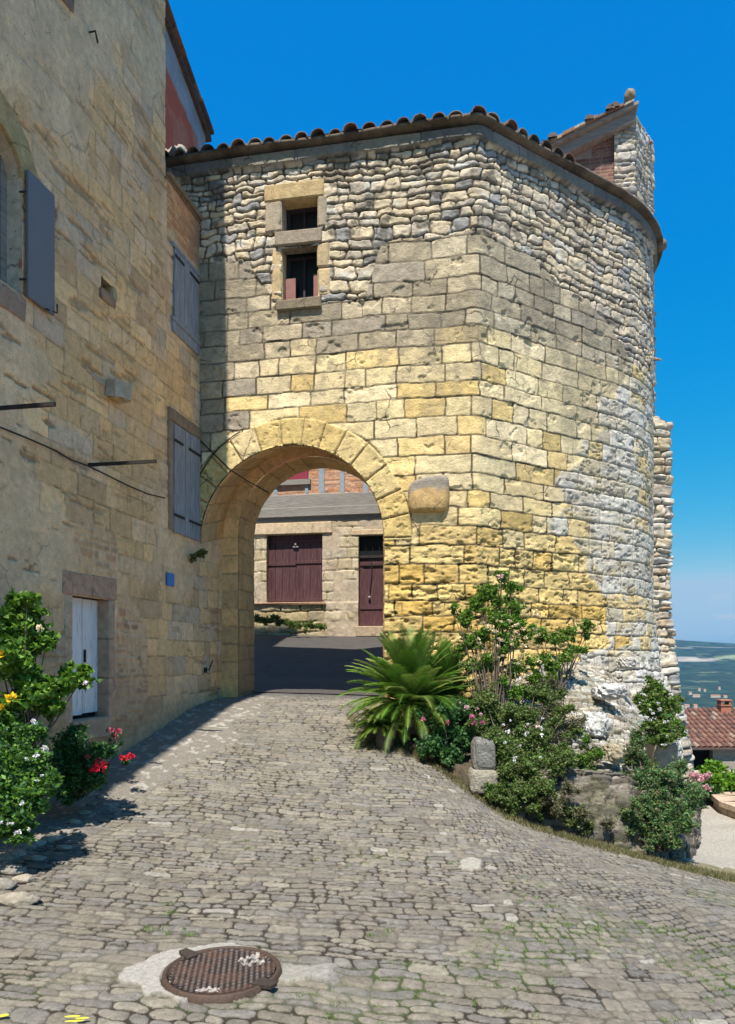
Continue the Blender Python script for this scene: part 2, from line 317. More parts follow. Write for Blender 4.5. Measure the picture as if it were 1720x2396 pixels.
# the far country: one sheet from under the street to the horizon
def build_ground():
    ys = np.concatenate([np.linspace(-30, 2, 12), np.linspace(2.5, 30, 80), np.geomspace(31, 9000, 340)])
    n = len(ys); m = 330
    kk = np.linspace(-1, 1, m); kk = np.sign(kk)*np.abs(kk)**1.5
    Y = np.repeat(ys[:, None], m, 1); half = np.maximum(26, ys*1.1 + 20)[:, None]; X = kk[None, :]*half
    Z = gz(X, np.minimum(Y, 40)) - .06
    # the hillside drops away beyond the lane and the house with the tiled roof
    yy = [15.6, 16.6, 33, 45, 90, 300, 900, 1700, 2600, 3300, 4200, 5200, 9000]; zz = [-3.08, -4.5, -5.6, -9, -24, -80, -132, -128, -95, -45, 5, 74, 60]
    H = np.interp(Y, yy, zz)
    far = np.where(X > 6.0, 1.0, 0.0)*np.where(Y > 15.6, 1, 0) + np.where(Y > 45, 1, 0)
    far = np.clip(far, 0, 1)
    amp = np.clip((Y - 900)/3500, 0, 1)
    Hn = H + amp*80*(fbm(X/900, Y/1300, 4, 5) - .5) + 70*np.clip((2350 - X)/1100, -1, 1)*np.clip((Y - 3600)/1600, 0, 1)
    Z = Z*(1-far) + Hn*far
    base = np.stack([np.full_like(X, .30), np.full_like(X, .27), np.full_like(X, .22)], -1)*(.8 + .4*fbm(X*.8, Y*.8, 3, 2))[..., None]
    forest = pick(fbm(X/55, Y/90, 3, 9)*1.2 % 1, [(.014, .036, .018), (.02, .045, .022), (.012, .03, .016), (.026, .052, .026)])
    lane = np.where((Y < 27)[..., None], base, forest)
    grass = np.array([.05, .085, .025])
    e, idd, _, _ = voro(X/170, Y/230, .9, .5, 4)
    fld = (hsh(idd, 4) > .965) & (Y > 1200) & (fbm(X/300, Y/300, 2, 8) > .5)
    lane[fld] = pick(hsh(idd, 6), [(.30, .27, .18), (.22, .24, .12), (.33, .29, .2)])[fld]
    def patch(px0, px1, py0, py1, c):
        k0, k1 = (px0-CX)/F, (px1-CX)/F; kx = X/np.maximum(Y, 1); mm = (HY - Z*0)/F
        v = HY - F*Z/np.maximum(Y, 1); jj = 3*(fbm(X/120, Y/200, 2, 11) - .5)
        sel = (kx > k0) & (kx < k1) & (v + jj > py0) & (v + jj < py1) & (Y > 1500); lane[sel] = c
    V = np.stack([X, Y, Z], -1)
    # pale stubble fields on the far hillside, at fixed places
    for (cx, cy, rx, ry, c) in ((1590, 3620, 175, 110, (.36, .31, .235)), (2080, 4400, 190, 34, (.26, .24, .19)), (1830, 4250, 90, 22, (.22, .2, .16)), (1500, 2700, 120, 60, (.05, .08, .035))):
        sel = ((X-cx)/rx)**2 + ((Y-cy)/ry)**2 + .8*(fbm(X/150, Y/150, 3, 21) - .5) < 1; lane[sel] = c
    o = mk('ground', V, gridfaces(n, m)[:, ::-1], M['terrain'], None, lane, True); o['kind'] = 'structure'
build_ground()

# ------------------------------------------------------------------ cobbled road
def build_road():
    ys = [2.3]
    while ys[-1] < 16.1: ys.append(ys[-1] + min(.0007*ys[-1]**2, .022))
    ys = np.array(ys); kk = np.linspace(-.62, .60, 1050)
    Y = np.repeat(ys[:, None], len(kk), 1); X = kk[None, :]*(Y + 1.2)
    a = (X - F0[0])*EA[0] + (Y - F0[1])*EA[1]; s = (X - F0[0])*ES[0] + (Y - F0[1])*ES[1]
    Z = gz(X, Y)
    # sett rows run across the lane and swing down towards the right
    turn = .30*sst(X + .15*(Y-6), .8, 3.4)
    u0 = X + .25*(fbm(X*.35, Y*.35, 2, 31) - .5); v0 = Y + .18*X + .5*(fbm(X*.3, Y*.3, 2, 33) - .5)
    u = u0*np.cos(turn) + v0*np.sin(turn)*.6; v = v0*np.cos(turn) - u0*np.sin(turn)
    u = u + .05*(fbm(X*4, Y*4, 3, 35) - .5); v = v + .04*(fbm(X*4, Y*4, 3, 37) - .5)
    big = vn(X*.35, Y*.35, 41)
    e1, i1, dx, dy = bedded(u, v, 3, .085, .165, .11, .33, .045, .045)
    e2, i2, dx2, dy2 = bedded(u, v, 8, .075, .15, .09, .26, .05, .045)
    mix = (X > .9 + .25*(10-Y)*.3) & (Y > 4.8)
    e = np.where(mix, e2, e1); idd = np.where(mix, i2 + 50000, i1); ex = np.where(mix, dx2, dx); ey = np.where(mix, dy2, dy)
    jw = .003 + .007*vn(X*1.3, Y*1.3, 43) + .006*(hsh(idd, 12) > .8)
    top = sst(e, jw*.4, jw + .016)
    tilt = (hsh(idd, 5) - .5)*ex*.035 + (hsh(idd, 6) - .5)*ey*.035
    h = .008*top + tilt*top*1.2 + .010*(hsh(idd, 7) - .5) + .014*(fbm(X*9, Y*9, 5, 44, .6) - .5) + .003*(fbm(X*50, Y*50, 2, 45) - .5)
    r = hsh(idd, 8)
    C = pick(r, [(.235, .205, .16), (.215, .19, .152), (.255, .222, .17), (.195, .178, .152), (.225, .205, .175), (.27, .238, .185), (.22, .19, .145)])
    C = C*(.82 + .22*hsh(idd, 9))[..., None]
    C = np.where((hsh(idd, 10) > .985)[..., None], np.array([.34, .31, .26]), C)
    C = C*(.66 + .68*fbm(X*13, Y*13, 5, 46, .65))[..., None]
    broad = fbm(X*.5, Y*.5, 3, 47); C = C*(.86 + .28*broad)[..., None]
    joint = (1 - sst(e, jw*.5, jw + .003))*(.5 + .5*sst(fbm(X*2.3, Y*3, 3, 62), .38, .52))
    moss = sst(fbm(X*1.1, Y*1.1, 3, 48), .50, .66)*sst(6.6 - Y + .6*X, 0, 1.4)
    jc = mixc(np.broadcast_to(np.array([.03, .024, .016]), C.shape), (.055, .075, .022), moss)
    C = mixc(C, jc, joint*.95)
    # thin cement smears and dust hiding joints in places
    smear = sst(fbm(X*1.7, Y*2.3, 4, 49), .60, .72)*.6
    h = h*(1 - .55*smear) + .02*smear; C = mixc(C, (.26, .235, .19), smear*.6)
    # cement collar around the manhole
    mx_, my_ = MAN[0], MAN[1]
    q = ((X - mx_ + .17)/.50)**2 + ((Y - my_ - .07)/.40)**2 + 1.3*(fbm(X*5, Y*5, 3, 50) - .5)
    q2 = ((X - mx_ - .50)/.34)**2 + ((Y - my_ - .02)/.14)**2 + 1.6*(fbm(X*7, Y*7, 3, 51) - .5)
    qq = np.minimum(q, q2 + .15); cm = 1 - sst(qq, .75, .85)
    h = h*(1 - cm) + (.024 + .004*(fbm(X*30, Y*30, 3, 52) - .5))*cm; C = mixc(C, (.40, .37, .325), cm*(.55 + .4*(q < q2)))
    q = ((X - 1.0)/.13)**2 + ((Y - 7.1)/.18)**2 + 2.4*(fbm(X*6, Y*6, 4, 53) - .5); cm = 1 - sst(q, .7, .85)
    h = h*(1-cm) + .026*cm; C = mixc(C, (.42, .39, .33), cm*.8)
    rr = np.hypot(X - mx_, (Y - my_)); h = np.where(rr < MAN[2] + .01, -.02, h)
    # earth and gravel at the foot of the left wall, dry verge along the bank, asphalt dust under the arch
    ed = sst(1.25 + .7*(fbm(X*1.3, Y*1.3, 3, 54) - .5) - a - .35*sst(10.0 - Y, 0, 3), -.08, .10)
    rubb = .05*fbm(X*7, Y*7, 4, 55)
    h = h*(1 - ed) + ed*rubb; C = mixc(C, (.21, .185, .15), ed); C = mixc(C, (.36, .33, .28), ed*sst(fbm(X*11, Y*11, 3, 56), .6, .7))
    edge = np.interp(X, [p[0] for p in EDGE], [p[1] for p in EDGE]) 
    vg = sst(Y - edge + .55*sst(X, 1.4, 3.4) + .5*(fbm(X*2, Y*2, 3, 57) - .5), -.1, .35)*(X > -.1)*(1 - .0*X)
    h = h*(1 - vg) + vg*.035*fbm(X*9, Y*9, 4, 58); C = mixc(C, (.24, .195, .11), vg*.9); C = mixc(C, (.10, .115, .04), vg*.6*sst(fbm(X*5, Y*5, 3, 59), .5, .65))
    pm = sst(Y - edge, .35, .8)*sst(X, 3.7, 4.1); h = h*(1-pm); C = mixc(C, (.40, .35, .29), pm)
    asp = sst(s + .25*(fbm(X*2, Y*2, 2, 60) - .5), .9, 1.9)
    h = h*(1 - asp*.9); C = mixc(C, (.09, .085, .08), asp*.8)
    Zf = Z + h - .02
    keep = np.ones((len(ys)-1, len(kk)-1), bool)
    o = mk('cobbled_road', np.stack([X, Y, Zf], -1), gridfaces(len(ys), len(kk), keep)[:, ::-1], M['paving'], None, C, True); o['kind'] = 'structure'
MAN = (-.935, 4.68, .375)
EDGE = [(-.35, 12.9), (-.07, 11.6), (.45, 11.55), (.94, 11.2), (1.40, 10.3), (1.94, 9.75), (2.74, 9.6), (3.54, 9.6), (4.3, 9.7), (6, 10.2)]
build_road()
def build_asphalt():
    a = np.linspace(-2.5, 5.0, 60); s = np.concatenate([np.linspace(1.9, 9.6, 120)])
    A, S = np.meshgrid(a, s); P = G(A, S, 0); z = gz(P[..., 0], P[..., 1]); P[..., 2] = z + .02*(fbm(A*3, S*3, 3, 4) - .5) + .004
    o = mk('asphalt_lane', P, gridfaces(len(s), len(a)), M['asphalt'], None, None, True); o['kind'] = 'structure'
build_asphalt()
# lower lane beyond the tower, right
def build_lower_lane():
    xs = np.linspace(3.6, 16, 90); ys = np.linspace(9.9, 15.2, 70); X, Y = np.meshgrid(xs, ys)
    Z = gz(X, Y) + .012*(fbm(X*3, Y*3, 3, 6) - .5); C = np.stack([np.full_like(X, .37), np.full_like(X, .33), np.full_like(X, .27)], -1)*(.8 + .35*fbm(X*1.2, Y*2, 4, 7))[..., None]
    o = mk('lower_lane', np.stack([X, Y, Z - .01], -1), gridfaces(len(ys), len(xs)), M['paving'], None, C, True); o['kind'] = 'structure'
build_lower_lane()

# ------------------------------------------------------------------ gate tower
tower = thing('gate_tower', 'tall honey and grey stone gate tower with an arched passage and rounded right flank', 'gate tower', G(3.6, 1, -1.5))
# wall line: straight front, sharp corner, flat flank, then a round end
def tower_path():
    pts = [(-1.1, 0.0)]; h = 0.0; a, s = -1.1, 0.0; st = .004; pl = [(-1.1, 0.0, 0.0)]
    def go(L, dth):
        nonlocal a, s, h
        n = max(1, int(L/st))
        for i in range(n):
            h += dth/n; a += math.cos(h)*L/n; s += math.sin(h)*L/n; pl.append((a, s, h))
    go(6.27, 0); go(.14, R_(44.4)); go(3.62, 0); go(4.0*R_(115), R_(115)); go(1.0, 0)
    return np.array(pl)
TP = tower_path(); TU = np.concatenate([[0], np.cumsum(np.hypot(np.diff(TP[:, 0]), np.diff(TP[:, 1])))]) - 1.1
def tp(u):
    a = np.interp(u, TU, TP[:, 0]); s = np.interp(u, TU, TP[:, 1]); h = np.interp(u, TU, TP[:, 2])
    return a, s, np.sin(h), -np.cos(h)         # point and outward normal
AC, AR, AZ = 1.80, 1.77, 2.09                  # front arch: centre, radius, springing
YEL = [(.74, .54, .24), (.72, .56, .31), (.78, .62, .37), (.66, .47, .19), (.77, .61, .35), (.72, .58, .33), (.76, .60, .32)]
GRY = [(.42, .34, .225), (.46, .375, .245), (.36, .295, .20), (.51, .415, .265), (.41, .34, .25), (.54, .45, .30)]
RUB = [(.50, .40, .27), (.45, .37, .26), (.56, .46, .33), (.38, .32, .25), (.51, .41, .27), (.42, .35, .26), (.28, .265, .24), (.53, .44, .31), (.47, .38, .25)]
WHT = [(.52, .475, .40), (.45, .40, .32), (.56, .53, .47), (.40, .34, .26), (.48, .41, .30)]
wA = [on_s(x, 600)[0] for x in (660, 743)]
wTop = (on_s(700, 466)[1], on_s(700, 541)[1]); wLow = (on_s(700, 580)[1], on_s(700, 702)[1])
def tower_wall():
    us = np.arange(-1.0, 13.2, .0175); zs = np.arange(-2.6, 9.26, .0175)
    U, Z = np.meshgrid(us, zs, indexing='ij')
    U = U + .0; e_r = fbm(U*1.3, Z*1.3, 3, 71)
    zr = np.interp(U, [-1, 1.0, 1.6, 3.2, 3.5, 5.3, 6.9, 8.6, 9.6, 12], [7.9, 7.3, 6.4, 6.4, 7.35, 7.5, 7.2, 6.75, 6.0, 5.6]) + .35*(fbm(U*1.7, Z*1.7, 2, 72) - .5)
    # --- ashlar
    cz = courses(-3.3, 9.5, .27, .36, 4)
    d, idd, uc, zc = ashlar(U + .03*(fbm(U*2.3, Z*2.3, 3, 175) - .5), Z + .035*(fbm(U*2.6, Z*2.6, 3, 176) - .5), cz, .36, 1.02, 3, .035, .03)
    zb = 5.62 + .5*(hsh(idd, 20) - .5) + .35*(fbm(uc*.5, zc*.5, 2, 73) - .5) - 1.6*sst(1.0 - uc, 0, .25)
    ty = sst(zb - zc, -.12, .12)
    col = pick(hsh(idd, 21), GRY)*(1 - ty[..., None]) + pick(hsh(idd, 22), YEL)*ty[..., None]
    och = sst(3.6 - zc + 1.2*(hsh(idd, 47) - .5), 0, 2.4)*ty; col = col*(1 - och[..., None]*np.array([.07, .16, .42]))
    col = col*(.84 + .32*hsh(idd, 23))[..., None]
    rough = sst(2.9 - Z + .8*(e_r - .5), 0, 1.2)
    ew = .006 + .022*rough
    h = (.009 + .009*hsh(idd, 24))*sst(d, .001, ew + .006) + .020*(fbm(U*5, Z*7, 4, 74) - .5)*(1 + 1.8*rough)
    h = h + .016*(hsh(idd, 25) - .5) + rough*.07*(fbm(U*3.2, Z*9.5, 5, 75, .6) - .5)
    pits = sst(fbm(U*7, Z*16, 4, 76), .60, .70)*(.10 + .9*rough); h = h - .035*pits
    chips = sst(fbm(U*3.1, Z*3.7, 4, 77), .66, .72)*(1 - rough); h = h - .025*chips
    mort = 1 - sst(d, .006 + .008*vn(U*3, Z*3, 171), .016 + .010*vn(U*2, Z*2, 172))
    col = col*(.82 + .36*fbm(U*3.5, Z*5, 4, 78))[..., None]
    col = mixc(col, (.05, .037, .02), np.clip(mort*(.55 + .75*fbm(U*3, Z*3, 2, 79)) + pits*.35, 0, .95))
    # wash of grey lichen and water stain down the upper ashlar
    st = sst(fbm(U*1.6, Z*.5, 4, 80), .5, .68)*sst(Z, 1.5, 6.5); col = mixc(col, (.20, .17, .12), st*.45); mo = sst(fbm(U*4.5, Z*4.5, 5, 181, .6), .53, .62)*sst(Z, 3.5, 5.5); col = mixc(col, (.24, .20, .14), mo*.5)
    # --- lichened, crumbling masonry on the round flank
    eb = .9*(hsh(idd, 48) - .5) + np.interp(Z, [-3, -1.5, -.6, .2, 1.0, 1.7, 3.1, 4.3, 5.4, 6.3, 7], [5.8, 6.2, 6.7, 8.9, 9.0, 7.6, 7.4, 7.9, 8.6, 9.4, 10.2])
    lt = sst(U - eb + 1.5*(fbm(U*.9, Z*1.4, 3, 81) - .5), -.1, .12)
    low = sst(-.15 - Z + .5*(fbm(U*1.5, Z*1.5, 3, 82) - .5), -.1, .1)
    e, i2, _, _ = bedded(U, Z, 5, .12, .30, .16, .5, .06, .07)
    pit2 = sst(fbm(U*6, Z*13, 5, 85, .6), .57, .63)
    c2 = pick(hsh(idd, 27), [(.50, .415, .27), (.54, .47, .34), (.46, .39, .28), (.58, .53, .44), (.62, .46, .22), (.50, .44, .34)])
    c2 = c2*(1 - low[..., None]) + pick(hsh(i2, 27), WHT + [(.6, .57, .52)])*low[..., None]
    c2 = c2*(.75 + .5*fbm(U*6, Z*8, 4, 86))[..., None]
    white = sst(fbm(U*1.5 + .2*hsh(idd, 44), Z*3.2, 5, 87, .6) + .05*sst(U, 8, 9.5) + .08*low, .51, .56); c2 = mixc(c2, (.62, .575, .50), white*.7*(.5 + .5*vn(U*7, Z*12, 4)))
    jn = np.where(low > .5, 1 - sst(e, .002, .018), (1 - sst(d, .004, .016))*.8)
    c2 = mixc(c2, (.085, .07, .05), jn*.8); c2 = mixc(c2, (.20, .165, .12), pit2*.55)
    h2 = (1-low)*.025*sst(d, .001, .03) + low*.06*sst(e, .002, .03)*(.4 + .6*hsh(i2, 26)) + (.05 + .03*low)*(fbm(U*4, Z*9, 6, 84, .55) - .5) - .018*pit2
    h = h*(1 - lt) + h2*lt; col = col*(1 - lt[..., None]) + c2*lt[..., None]
    # --- loose rubble courses under the eave
    rt = sst(Z - zr, -.015, .015)
    Uw = U + .10*(fbm(U*2.5, Z*2.5, 3, 88) - .5); Zw = Z + .10*(fbm(U*2.5, Z*2.5, 3, 89) - .5) + .02*np.sin(U*2)
    sz = .75 + .7*vn(U*.5, Z*.9, 90)
    e, i3, ex, ey = bedded(U, Z, 9, .13, .25, .15, .50, .07, .075)
    rdep = .5 + .5*hsh(i3, 29)
    h3 = .058*sst(e, .004, .026)*rdep + .055*(fbm(U*7, Z*9, 5, 91, .62) - .5) + .03*(hsh(i3, 30) - .5)*ex - .02
    c3 = pick(hsh(i3, 31), RUB)*1.2*(.75 + .5*fbm(U*7, Z*7, 4, 92))[..., None]
    c3 = mixc(c3, (.62, .58, .50), sst(fbm(U*4, Z*5, 3, 93), .68, .74)*.7)
    c3 = mixc(c3, (.05, .04, .028), (1 - sst(e, .006, .021))*.9); c3 = mixc(c3, (.10, .085, .065), sst(fbm(U*3.1, Z*4.4, 4, 177), .60, .68)*.7)
    band = Z > 9.06 + .02*np.sin(U*3)
    cb, ib, _, _ = ashlar(U, Z, [8.5, 9.0, 9.3], .6, 1.3, 19, .012)
    h3 = np.where(band, .085 + .02*sst(cb, 0, .03) + .012*(fbm(U*6, Z*8, 3, 94) - .5), h3)
    c3 = np.where(band[..., None], pick(hsh(ib, 32), [(.21, .19, .155), (.16, .145, .125), (.27, .24, .18), (.23, .21, .18)])*(.8 + .4*fbm(U*5, Z*5, 3, 95))[..., None], c3)
    h = h*(1 - rt) + h3*rt; col = col*(1 - rt[..., None]) + c3*rt[..., None]
    # --- corner quoins read as one worn edge
    # --- voussoirs
    r = np.hypot(U - AC, Z - AZ); th = np.arctan2(Z - AZ, U - AC)
    ring = (r < AR + .50 + .03*np.sin(th*9)) & (Z > AZ - .05) & (U < 4.6)
    nb = 15; tq = th/math.pi*nb + .12*np.sin(th*5); ti = np.floor(tq); dr = np.minimum(np.minimum(tq - ti, 1 - (tq - ti))*math.pi/nb*r, np.minimum(np.maximum(AR + .5 - r, 0), .5))
    hv = .045*sst(dr, .0, .022) + .022*(fbm(U*6, Z*6, 4, 96) - .5) + .015*(hsh(ti + 99, 33) - .5) - .02*sst(fbm(U*9, Z*9, 4, 97), .6, .68)
    cv = pick(hsh(ti + 99, 34), [(.66, .50, .23), (.62, .45, .18), (.70, .54, .28), (.60, .43, .17)])*(.8 + .4*fbm(U*4, Z*4, 4, 98))[..., None]
    cv = mixc(cv, (.10, .08, .05), (1 - sst(dr, .0, .016))*.75)
    h = np.where(ring, hv, h); col = np.where(ring[..., None], cv, col)
    # the base swells outwards on the round side
    a, s, na, ns = tp(U)
    bat = .10*np.clip(1.2 - Z, 0, 5)*sst(U, 6.0, 8.0) + .25*sst(-.2 - Z, 0, 1.2)*sst(U, 5.2, 7.0)
    off = h + bat
    A = a + na*off; S = s + ns*off
    # openings
    uc_ = .5*(U[:-1, :-1] + U[1:, 1:]); zc_ = .5*(Z[:-1, :-1] + Z[1:, 1:])
    hole = (uc_ < AC + AR) & ((np.hypot(uc_ - AC, zc_ - AZ) < AR) | ((zc_ < AZ) & (uc_ > AC - AR)))
    hole |= (uc_ < .0) & (zc_ < 7.95)
    hole |= (uc_ < AC - AR + .01) & (zc_ < AZ)
    hole |= (uc_ > wA[0] - .01) & (uc_ < wA[1] + .01) & (((zc_ < wTop[0]) & (zc_ > wTop[1])) | ((zc_ < wLow[0]) & (zc_ > wLow[1])))
    # pull the rim vertices on to the arch line
    near = (np.abs(r - AR) < .022) & (Z > AZ)
    f = AR/np.maximum(r, 1e-6); A = np.where(near, AC + (U - AC)*f, A); Zo = np.where(near, AZ + (Z - AZ)*f, Z)
    nj = (np.abs(U - AC - AR) < .015) & (Z <= AZ); A = np.where(nj, AC + AR + .02*(fbm(Z*3, Z*0, 3, 99) - .5), A)
    P = G(A, S, Zo)
    mk('wall', P, gridfaces(len(us), len(zs), ~hole), M['masonry'], tower, col, False)
tower_wall()

# passage: barrel vault, then a narrower inner arch
def curve(ac, R, zs, z0, n=120, left=True):
    P = []
    if left:
        for i in range(30): P.append((ac - R, z0 + (zs - z0)*i/30))
    for i in range(n+1):
        t = math.pi*(1 - i/n); P.append((ac + R*math.cos(t), zs + R*math.sin(t)))
    for i in range(1, 61): P.append((ac + R, zs + (z0 - zs)*i/60))
    return np.array(P)
def vault(name, c0, c1, s0, s1, seed, ns=60, dark=1.0):
    L = np.concatenate([[0], np.cumsum(np.hypot(np.diff(c0[:, 0]), np.diff(c0[:, 1])))])
    k = int(L[-1]/.025); q = np.linspace(0, L[-1], k)
    A0 = np.interp(q, L, c0[:, 0]); Z0 = np.interp(q, L, c0[:, 1]); A1 = np.interp(q, L, c1[:, 0]) if c1 is not c0 else A0; Z1 = np.interp(q, L, c1[:, 1]) if c1 is not c0 else Z0
    t = np.linspace(0, 1, ns)[None, :]; A = A0[:, None]*(1-t) + A1[:, None]*t; Zz = Z0[:, None]*(1-t) + Z1[:, None]*t; S = s0 + (s1-s0)*t + 0*A
    nx = -np.gradient(Z0)[:, None] ; nz = np.gradient(A0)[:, None]; nl = np.hypot(nx, nz); nx, nz = nx/nl, nz/nl
    Q = q[:, None] + 0*A
    d, idd, _, _ = ashlar(S, Q, courses(0, L[-1]+1, .30, .42, seed), .45, .9, seed, .02)
    h = .02*sst(d, 0, .02) + .02*(fbm(S*5, Q*5, 4, seed) - .5); h = h*sst(np.minimum(t, 1 - t), 0, .02)
    C = pick(hsh(idd, seed), [(.44, .35, .19), (.40, .32, .18), (.36, .30, .19), (.46, .38, .22)])*(.8 + .4*fbm(S*3, Q*3, 4, seed+1))[..., None]
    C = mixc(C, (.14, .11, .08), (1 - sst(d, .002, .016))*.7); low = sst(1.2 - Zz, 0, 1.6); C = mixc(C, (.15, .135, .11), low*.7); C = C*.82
    A = A + nx*-h; Zz = Zz + nz*-h
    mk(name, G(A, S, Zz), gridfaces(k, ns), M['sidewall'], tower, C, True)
cA = curve(AC, AR, AZ, -1.8, left=False); cB = curve(AC, AR, AZ + .28, -1.8, left=False)
vault('barrel_vault', cA, cB, 0.0, 1.12, 5)
BC, BR, BZ = 1.87, 1.50, 2.44
c2 = curve(BC, BR, BZ, -1.6)
vault('inner_arch', c2, c2, 1.10, 2.0, 6, 50)
def inner_face():                              # front of the inner arch, ring and jamb
    n = 420; c = curve(BC, BR, BZ, -1.6, 200); L = np.concatenate([[0], np.cumsum(np.hypot(np.diff(c[:, 0]), np.diff(c[:, 1])))]); q = np.linspace(0, L[-1], n)
    A0 = np.interp(q, L, c[:, 0]); Z0 = np.interp(q, L, c[:, 1]); nx = -np.gradient(Z0); nz = np.gradient(A0); nl = np.hypot(nx, nz); nx, nz = nx/nl, nz/nl
    t = np.linspace(0, .62, 24)[None, :]; A = A0[:, None] + nx[:, None]*t; Zz = Z0[:, None] + nz[:, None]*t
    Q = q[:, None] + 0*A; T = t + 0*A
    b = np.minimum((Q/.36) % 1, 1 - (Q/.36) % 1)*.36; ti = np.floor(Q/.36)
    h = .02*sst(b, 0, .02) + .02*(fbm(A*5, Zz*5, 4, 7) - .5)
    C = pick(hsh(ti, 61), [(.42, .34, .2), (.36, .3, .19), (.31, .27, .19), (.45, .37, .22)])*(.75 + .5*fbm(A*3, Zz*3, 4, 8))[..., None]; C = mixc(C, (.12, .1, .07), (1 - sst(b, .0, .014))*.7)
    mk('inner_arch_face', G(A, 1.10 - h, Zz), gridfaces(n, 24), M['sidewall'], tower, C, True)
inner_face()
# solid core behind the faces, seen only as mass (and casting the gate's shadow)
core = MB()
core.gbox(-2.2, 4.9, .45, 1.95, 4.45, 9.15)
core.gbox(3.72, 5.0, .45, 1.95, -2, 4.44)
core.gbox(3.4, 3.71, 1.2, 1.95, -2, 4.44)
core.gbox(-1.3, .34, 1.15, 1.98, -2.4, 4.44)
core.build('core', M['pale'], tower)

# gate window: two lights, stone dressings, dark casements
def stoneblock(name, x0, x1, y0, y1, parent, proud=.03, depth=.30, col=(.36, .32, .24), jit=.012, plane='s'):
    b = MB()
    if plane == 's':
        a0, z1 = on_s(x0, y0, -proud); a1, z0 = on_s(x1, y1, -proud); zt0 = on_s(x0, y0)[1]
        b.gbox(a0, a1, -proud, depth, z0, z1, col, jit, .018)
    return b.build(name, M['stone'], parent)
win = MB()
a0, a1 = wA
z_l1 = on_s(690, 418)[1]; z_l0 = wTop[0]
def zb(y, x=700): return on_s(x, y)[1]
gw = mk('window', np.array([G(a0, .36, wLow[1]), G(a1, .36, wLow[1]), G(a1, .36, wTop[0]), G(a0, .36, wTop[0])]), [(0, 1, 2, 3)], M['glass'], tower)
def sub(mb, name, m, parent): return mb.build(name, m, parent)
def fr(mb, x0, x1, z0, z1, w, s0, s1):
    mb.gbox(x0, x0+w, s0, s1, z0, z1); mb.gbox(x1-w, x1, s0, s1, z0, z1); mb.gbox(x0+w, x1-w, s0, s1, z1-w, z1); mb.gbox(x0+w, x1-w, s0, s1, z0, z0+w)
f1 = MB(); fr(f1, a0+.01, a1-.01, wTop[1], wTop[0], .055, .31, .35); f1.gbox(.5*(a0+a1)-.02, .5*(a0+a1)+.02, .31, .35, wTop[1]+.056, wTop[0]-.056)
fr(f1, a0+.01, a1-.01, wLow[1], wLow[0], .055, .31, .35); f1.gbox(.5*(a0+a1)-.02, .5*(a0+a1)+.02, .31, .35, wLow[1]+.056, wLow[0]-.056)
mat_df = mat('dark_casement', (.03, .025, .024), .6, var=.2, bump=.2); sub(f1, 'casement', mat_df, gw)
pn = MB(); pn.gbox(a0+.01, a0+.20, .20, .24, wLow[1]+.01, wLow[1]+.52); sub(pn, 'brown_panel', mat('brown_panel', (.26, .12, .10), .6, bump=.1), gw)
pn = MB(); pn.gbox(a1-.13, a1-.01, .20, .24, wLow[1]+.01, wLow[1]+.56); sub(pn, 'brown_panel', bpy.data.materials['brown_panel'], gw)
pn = MB(); pn.gbox(a0+.01, a0+.17, .20, .26, wTop[1]+.005, wTop[1]+.08, jit=.01); sub(pn, 'brick', mat('red_brick', (.30, .11, .07), .9), gw)
dress = MB()
gc = (.40, .34, .23); gg = (.33, .31, .26)
dress.gbox(a0-.33, a1+.13, -.055, .29, wTop[0], wTop[0]+.30, (.42, .35, .21), .008, .02)
dress.gbox(a0-.32, a0, -.045, .29, wTop[1]+.02, wTop[0]-.004, gg, .008, .03)
dress.gbox(a1, a1+.18, -.05, .29, wTop[1]+.02, wTop[0]-.004, gg, .008, .03)
dress.gbox(a0-.12, a1+.09, -.075, .29, wTop[1]-.27, wTop[1]+.0, (.27, .25, .22), .008, .02)
dress.gbox(a0-.20, a0, -.03, .29, wLow[1]+.02, wTop[1]-.275, (.46, .39, .25), .01, .035)
dress.gbox(a1, a1+.24, -.04, .29, wLow[1]+.55, wTop[1]-.275, (.40, .35, .24), .01, .03)
dress.gbox(a1, a1+.26, -.035, .29, wLow[1]+.02, wLow[1]+.545, (.50, .43, .29), .01, .04)
dress.gbox(a0-.10, a1+.08, -.09, .29, wLow[1]-.20, wLow[1]+.0, (.19, .175, .14), .01, .02)
dress.build('stone_surround', M['stone'], gw)
# rounded block jutting from the face beside the arch
bl = []
aL, zT = on_s(955, 1120); aR, zB = on_s(1052, 1198); n1, n2 = 40, 20
th = np.linspace(0, 2*math.pi, n1, endpoint=False); ph = np.linspace(0, 1, n2)
TH, PH = np.meshgrid(th, ph, indexing='ij')
rad = np.sin(PH*math.pi/2)**.6
def sup(c, p): return np.sign(c)*np.abs(c)**p
A = .5*(aL+aR) + .5*(aR-aL)*rad*sup(np.cos(TH), .3); Zz = .5*(zT+zB) + .5*(zT-zB)*rad*sup(np.sin(TH), .5)
Zz = Zz + .06*(A - aL)*(Zz > .5*(zT+zB)) - .10*np.clip((aL + .28 - A)/.28, 0, 1)*(Zz > .5*(zT+zB))
S_ = -.13*np.clip(1 - rad**7, 0, 1)**.5 - .02 + .045*(fbm(A*6, Zz*6, 3, 12) - .5)
S_[:, -1] = .12
cc = np.where((Zz > zB + .62*(zT-zB) + .05*np.sin(A*9))[..., None], np.array([.24, .235, .225]), np.array([.42, .32, .17]))
fc = []
for i in range(n1):
    for j in range(n2-1): fc.append((i*n2+j, i*n2+j+1, ((i+1) % n1)*n2+j+1, ((i+1) % n1)*n2+j))
mk('jutting_block', G(A, S_, Zz), fc, M['stone'], tower, cc, True, label='rounded grey topped block jutting from the wall beside the arch')

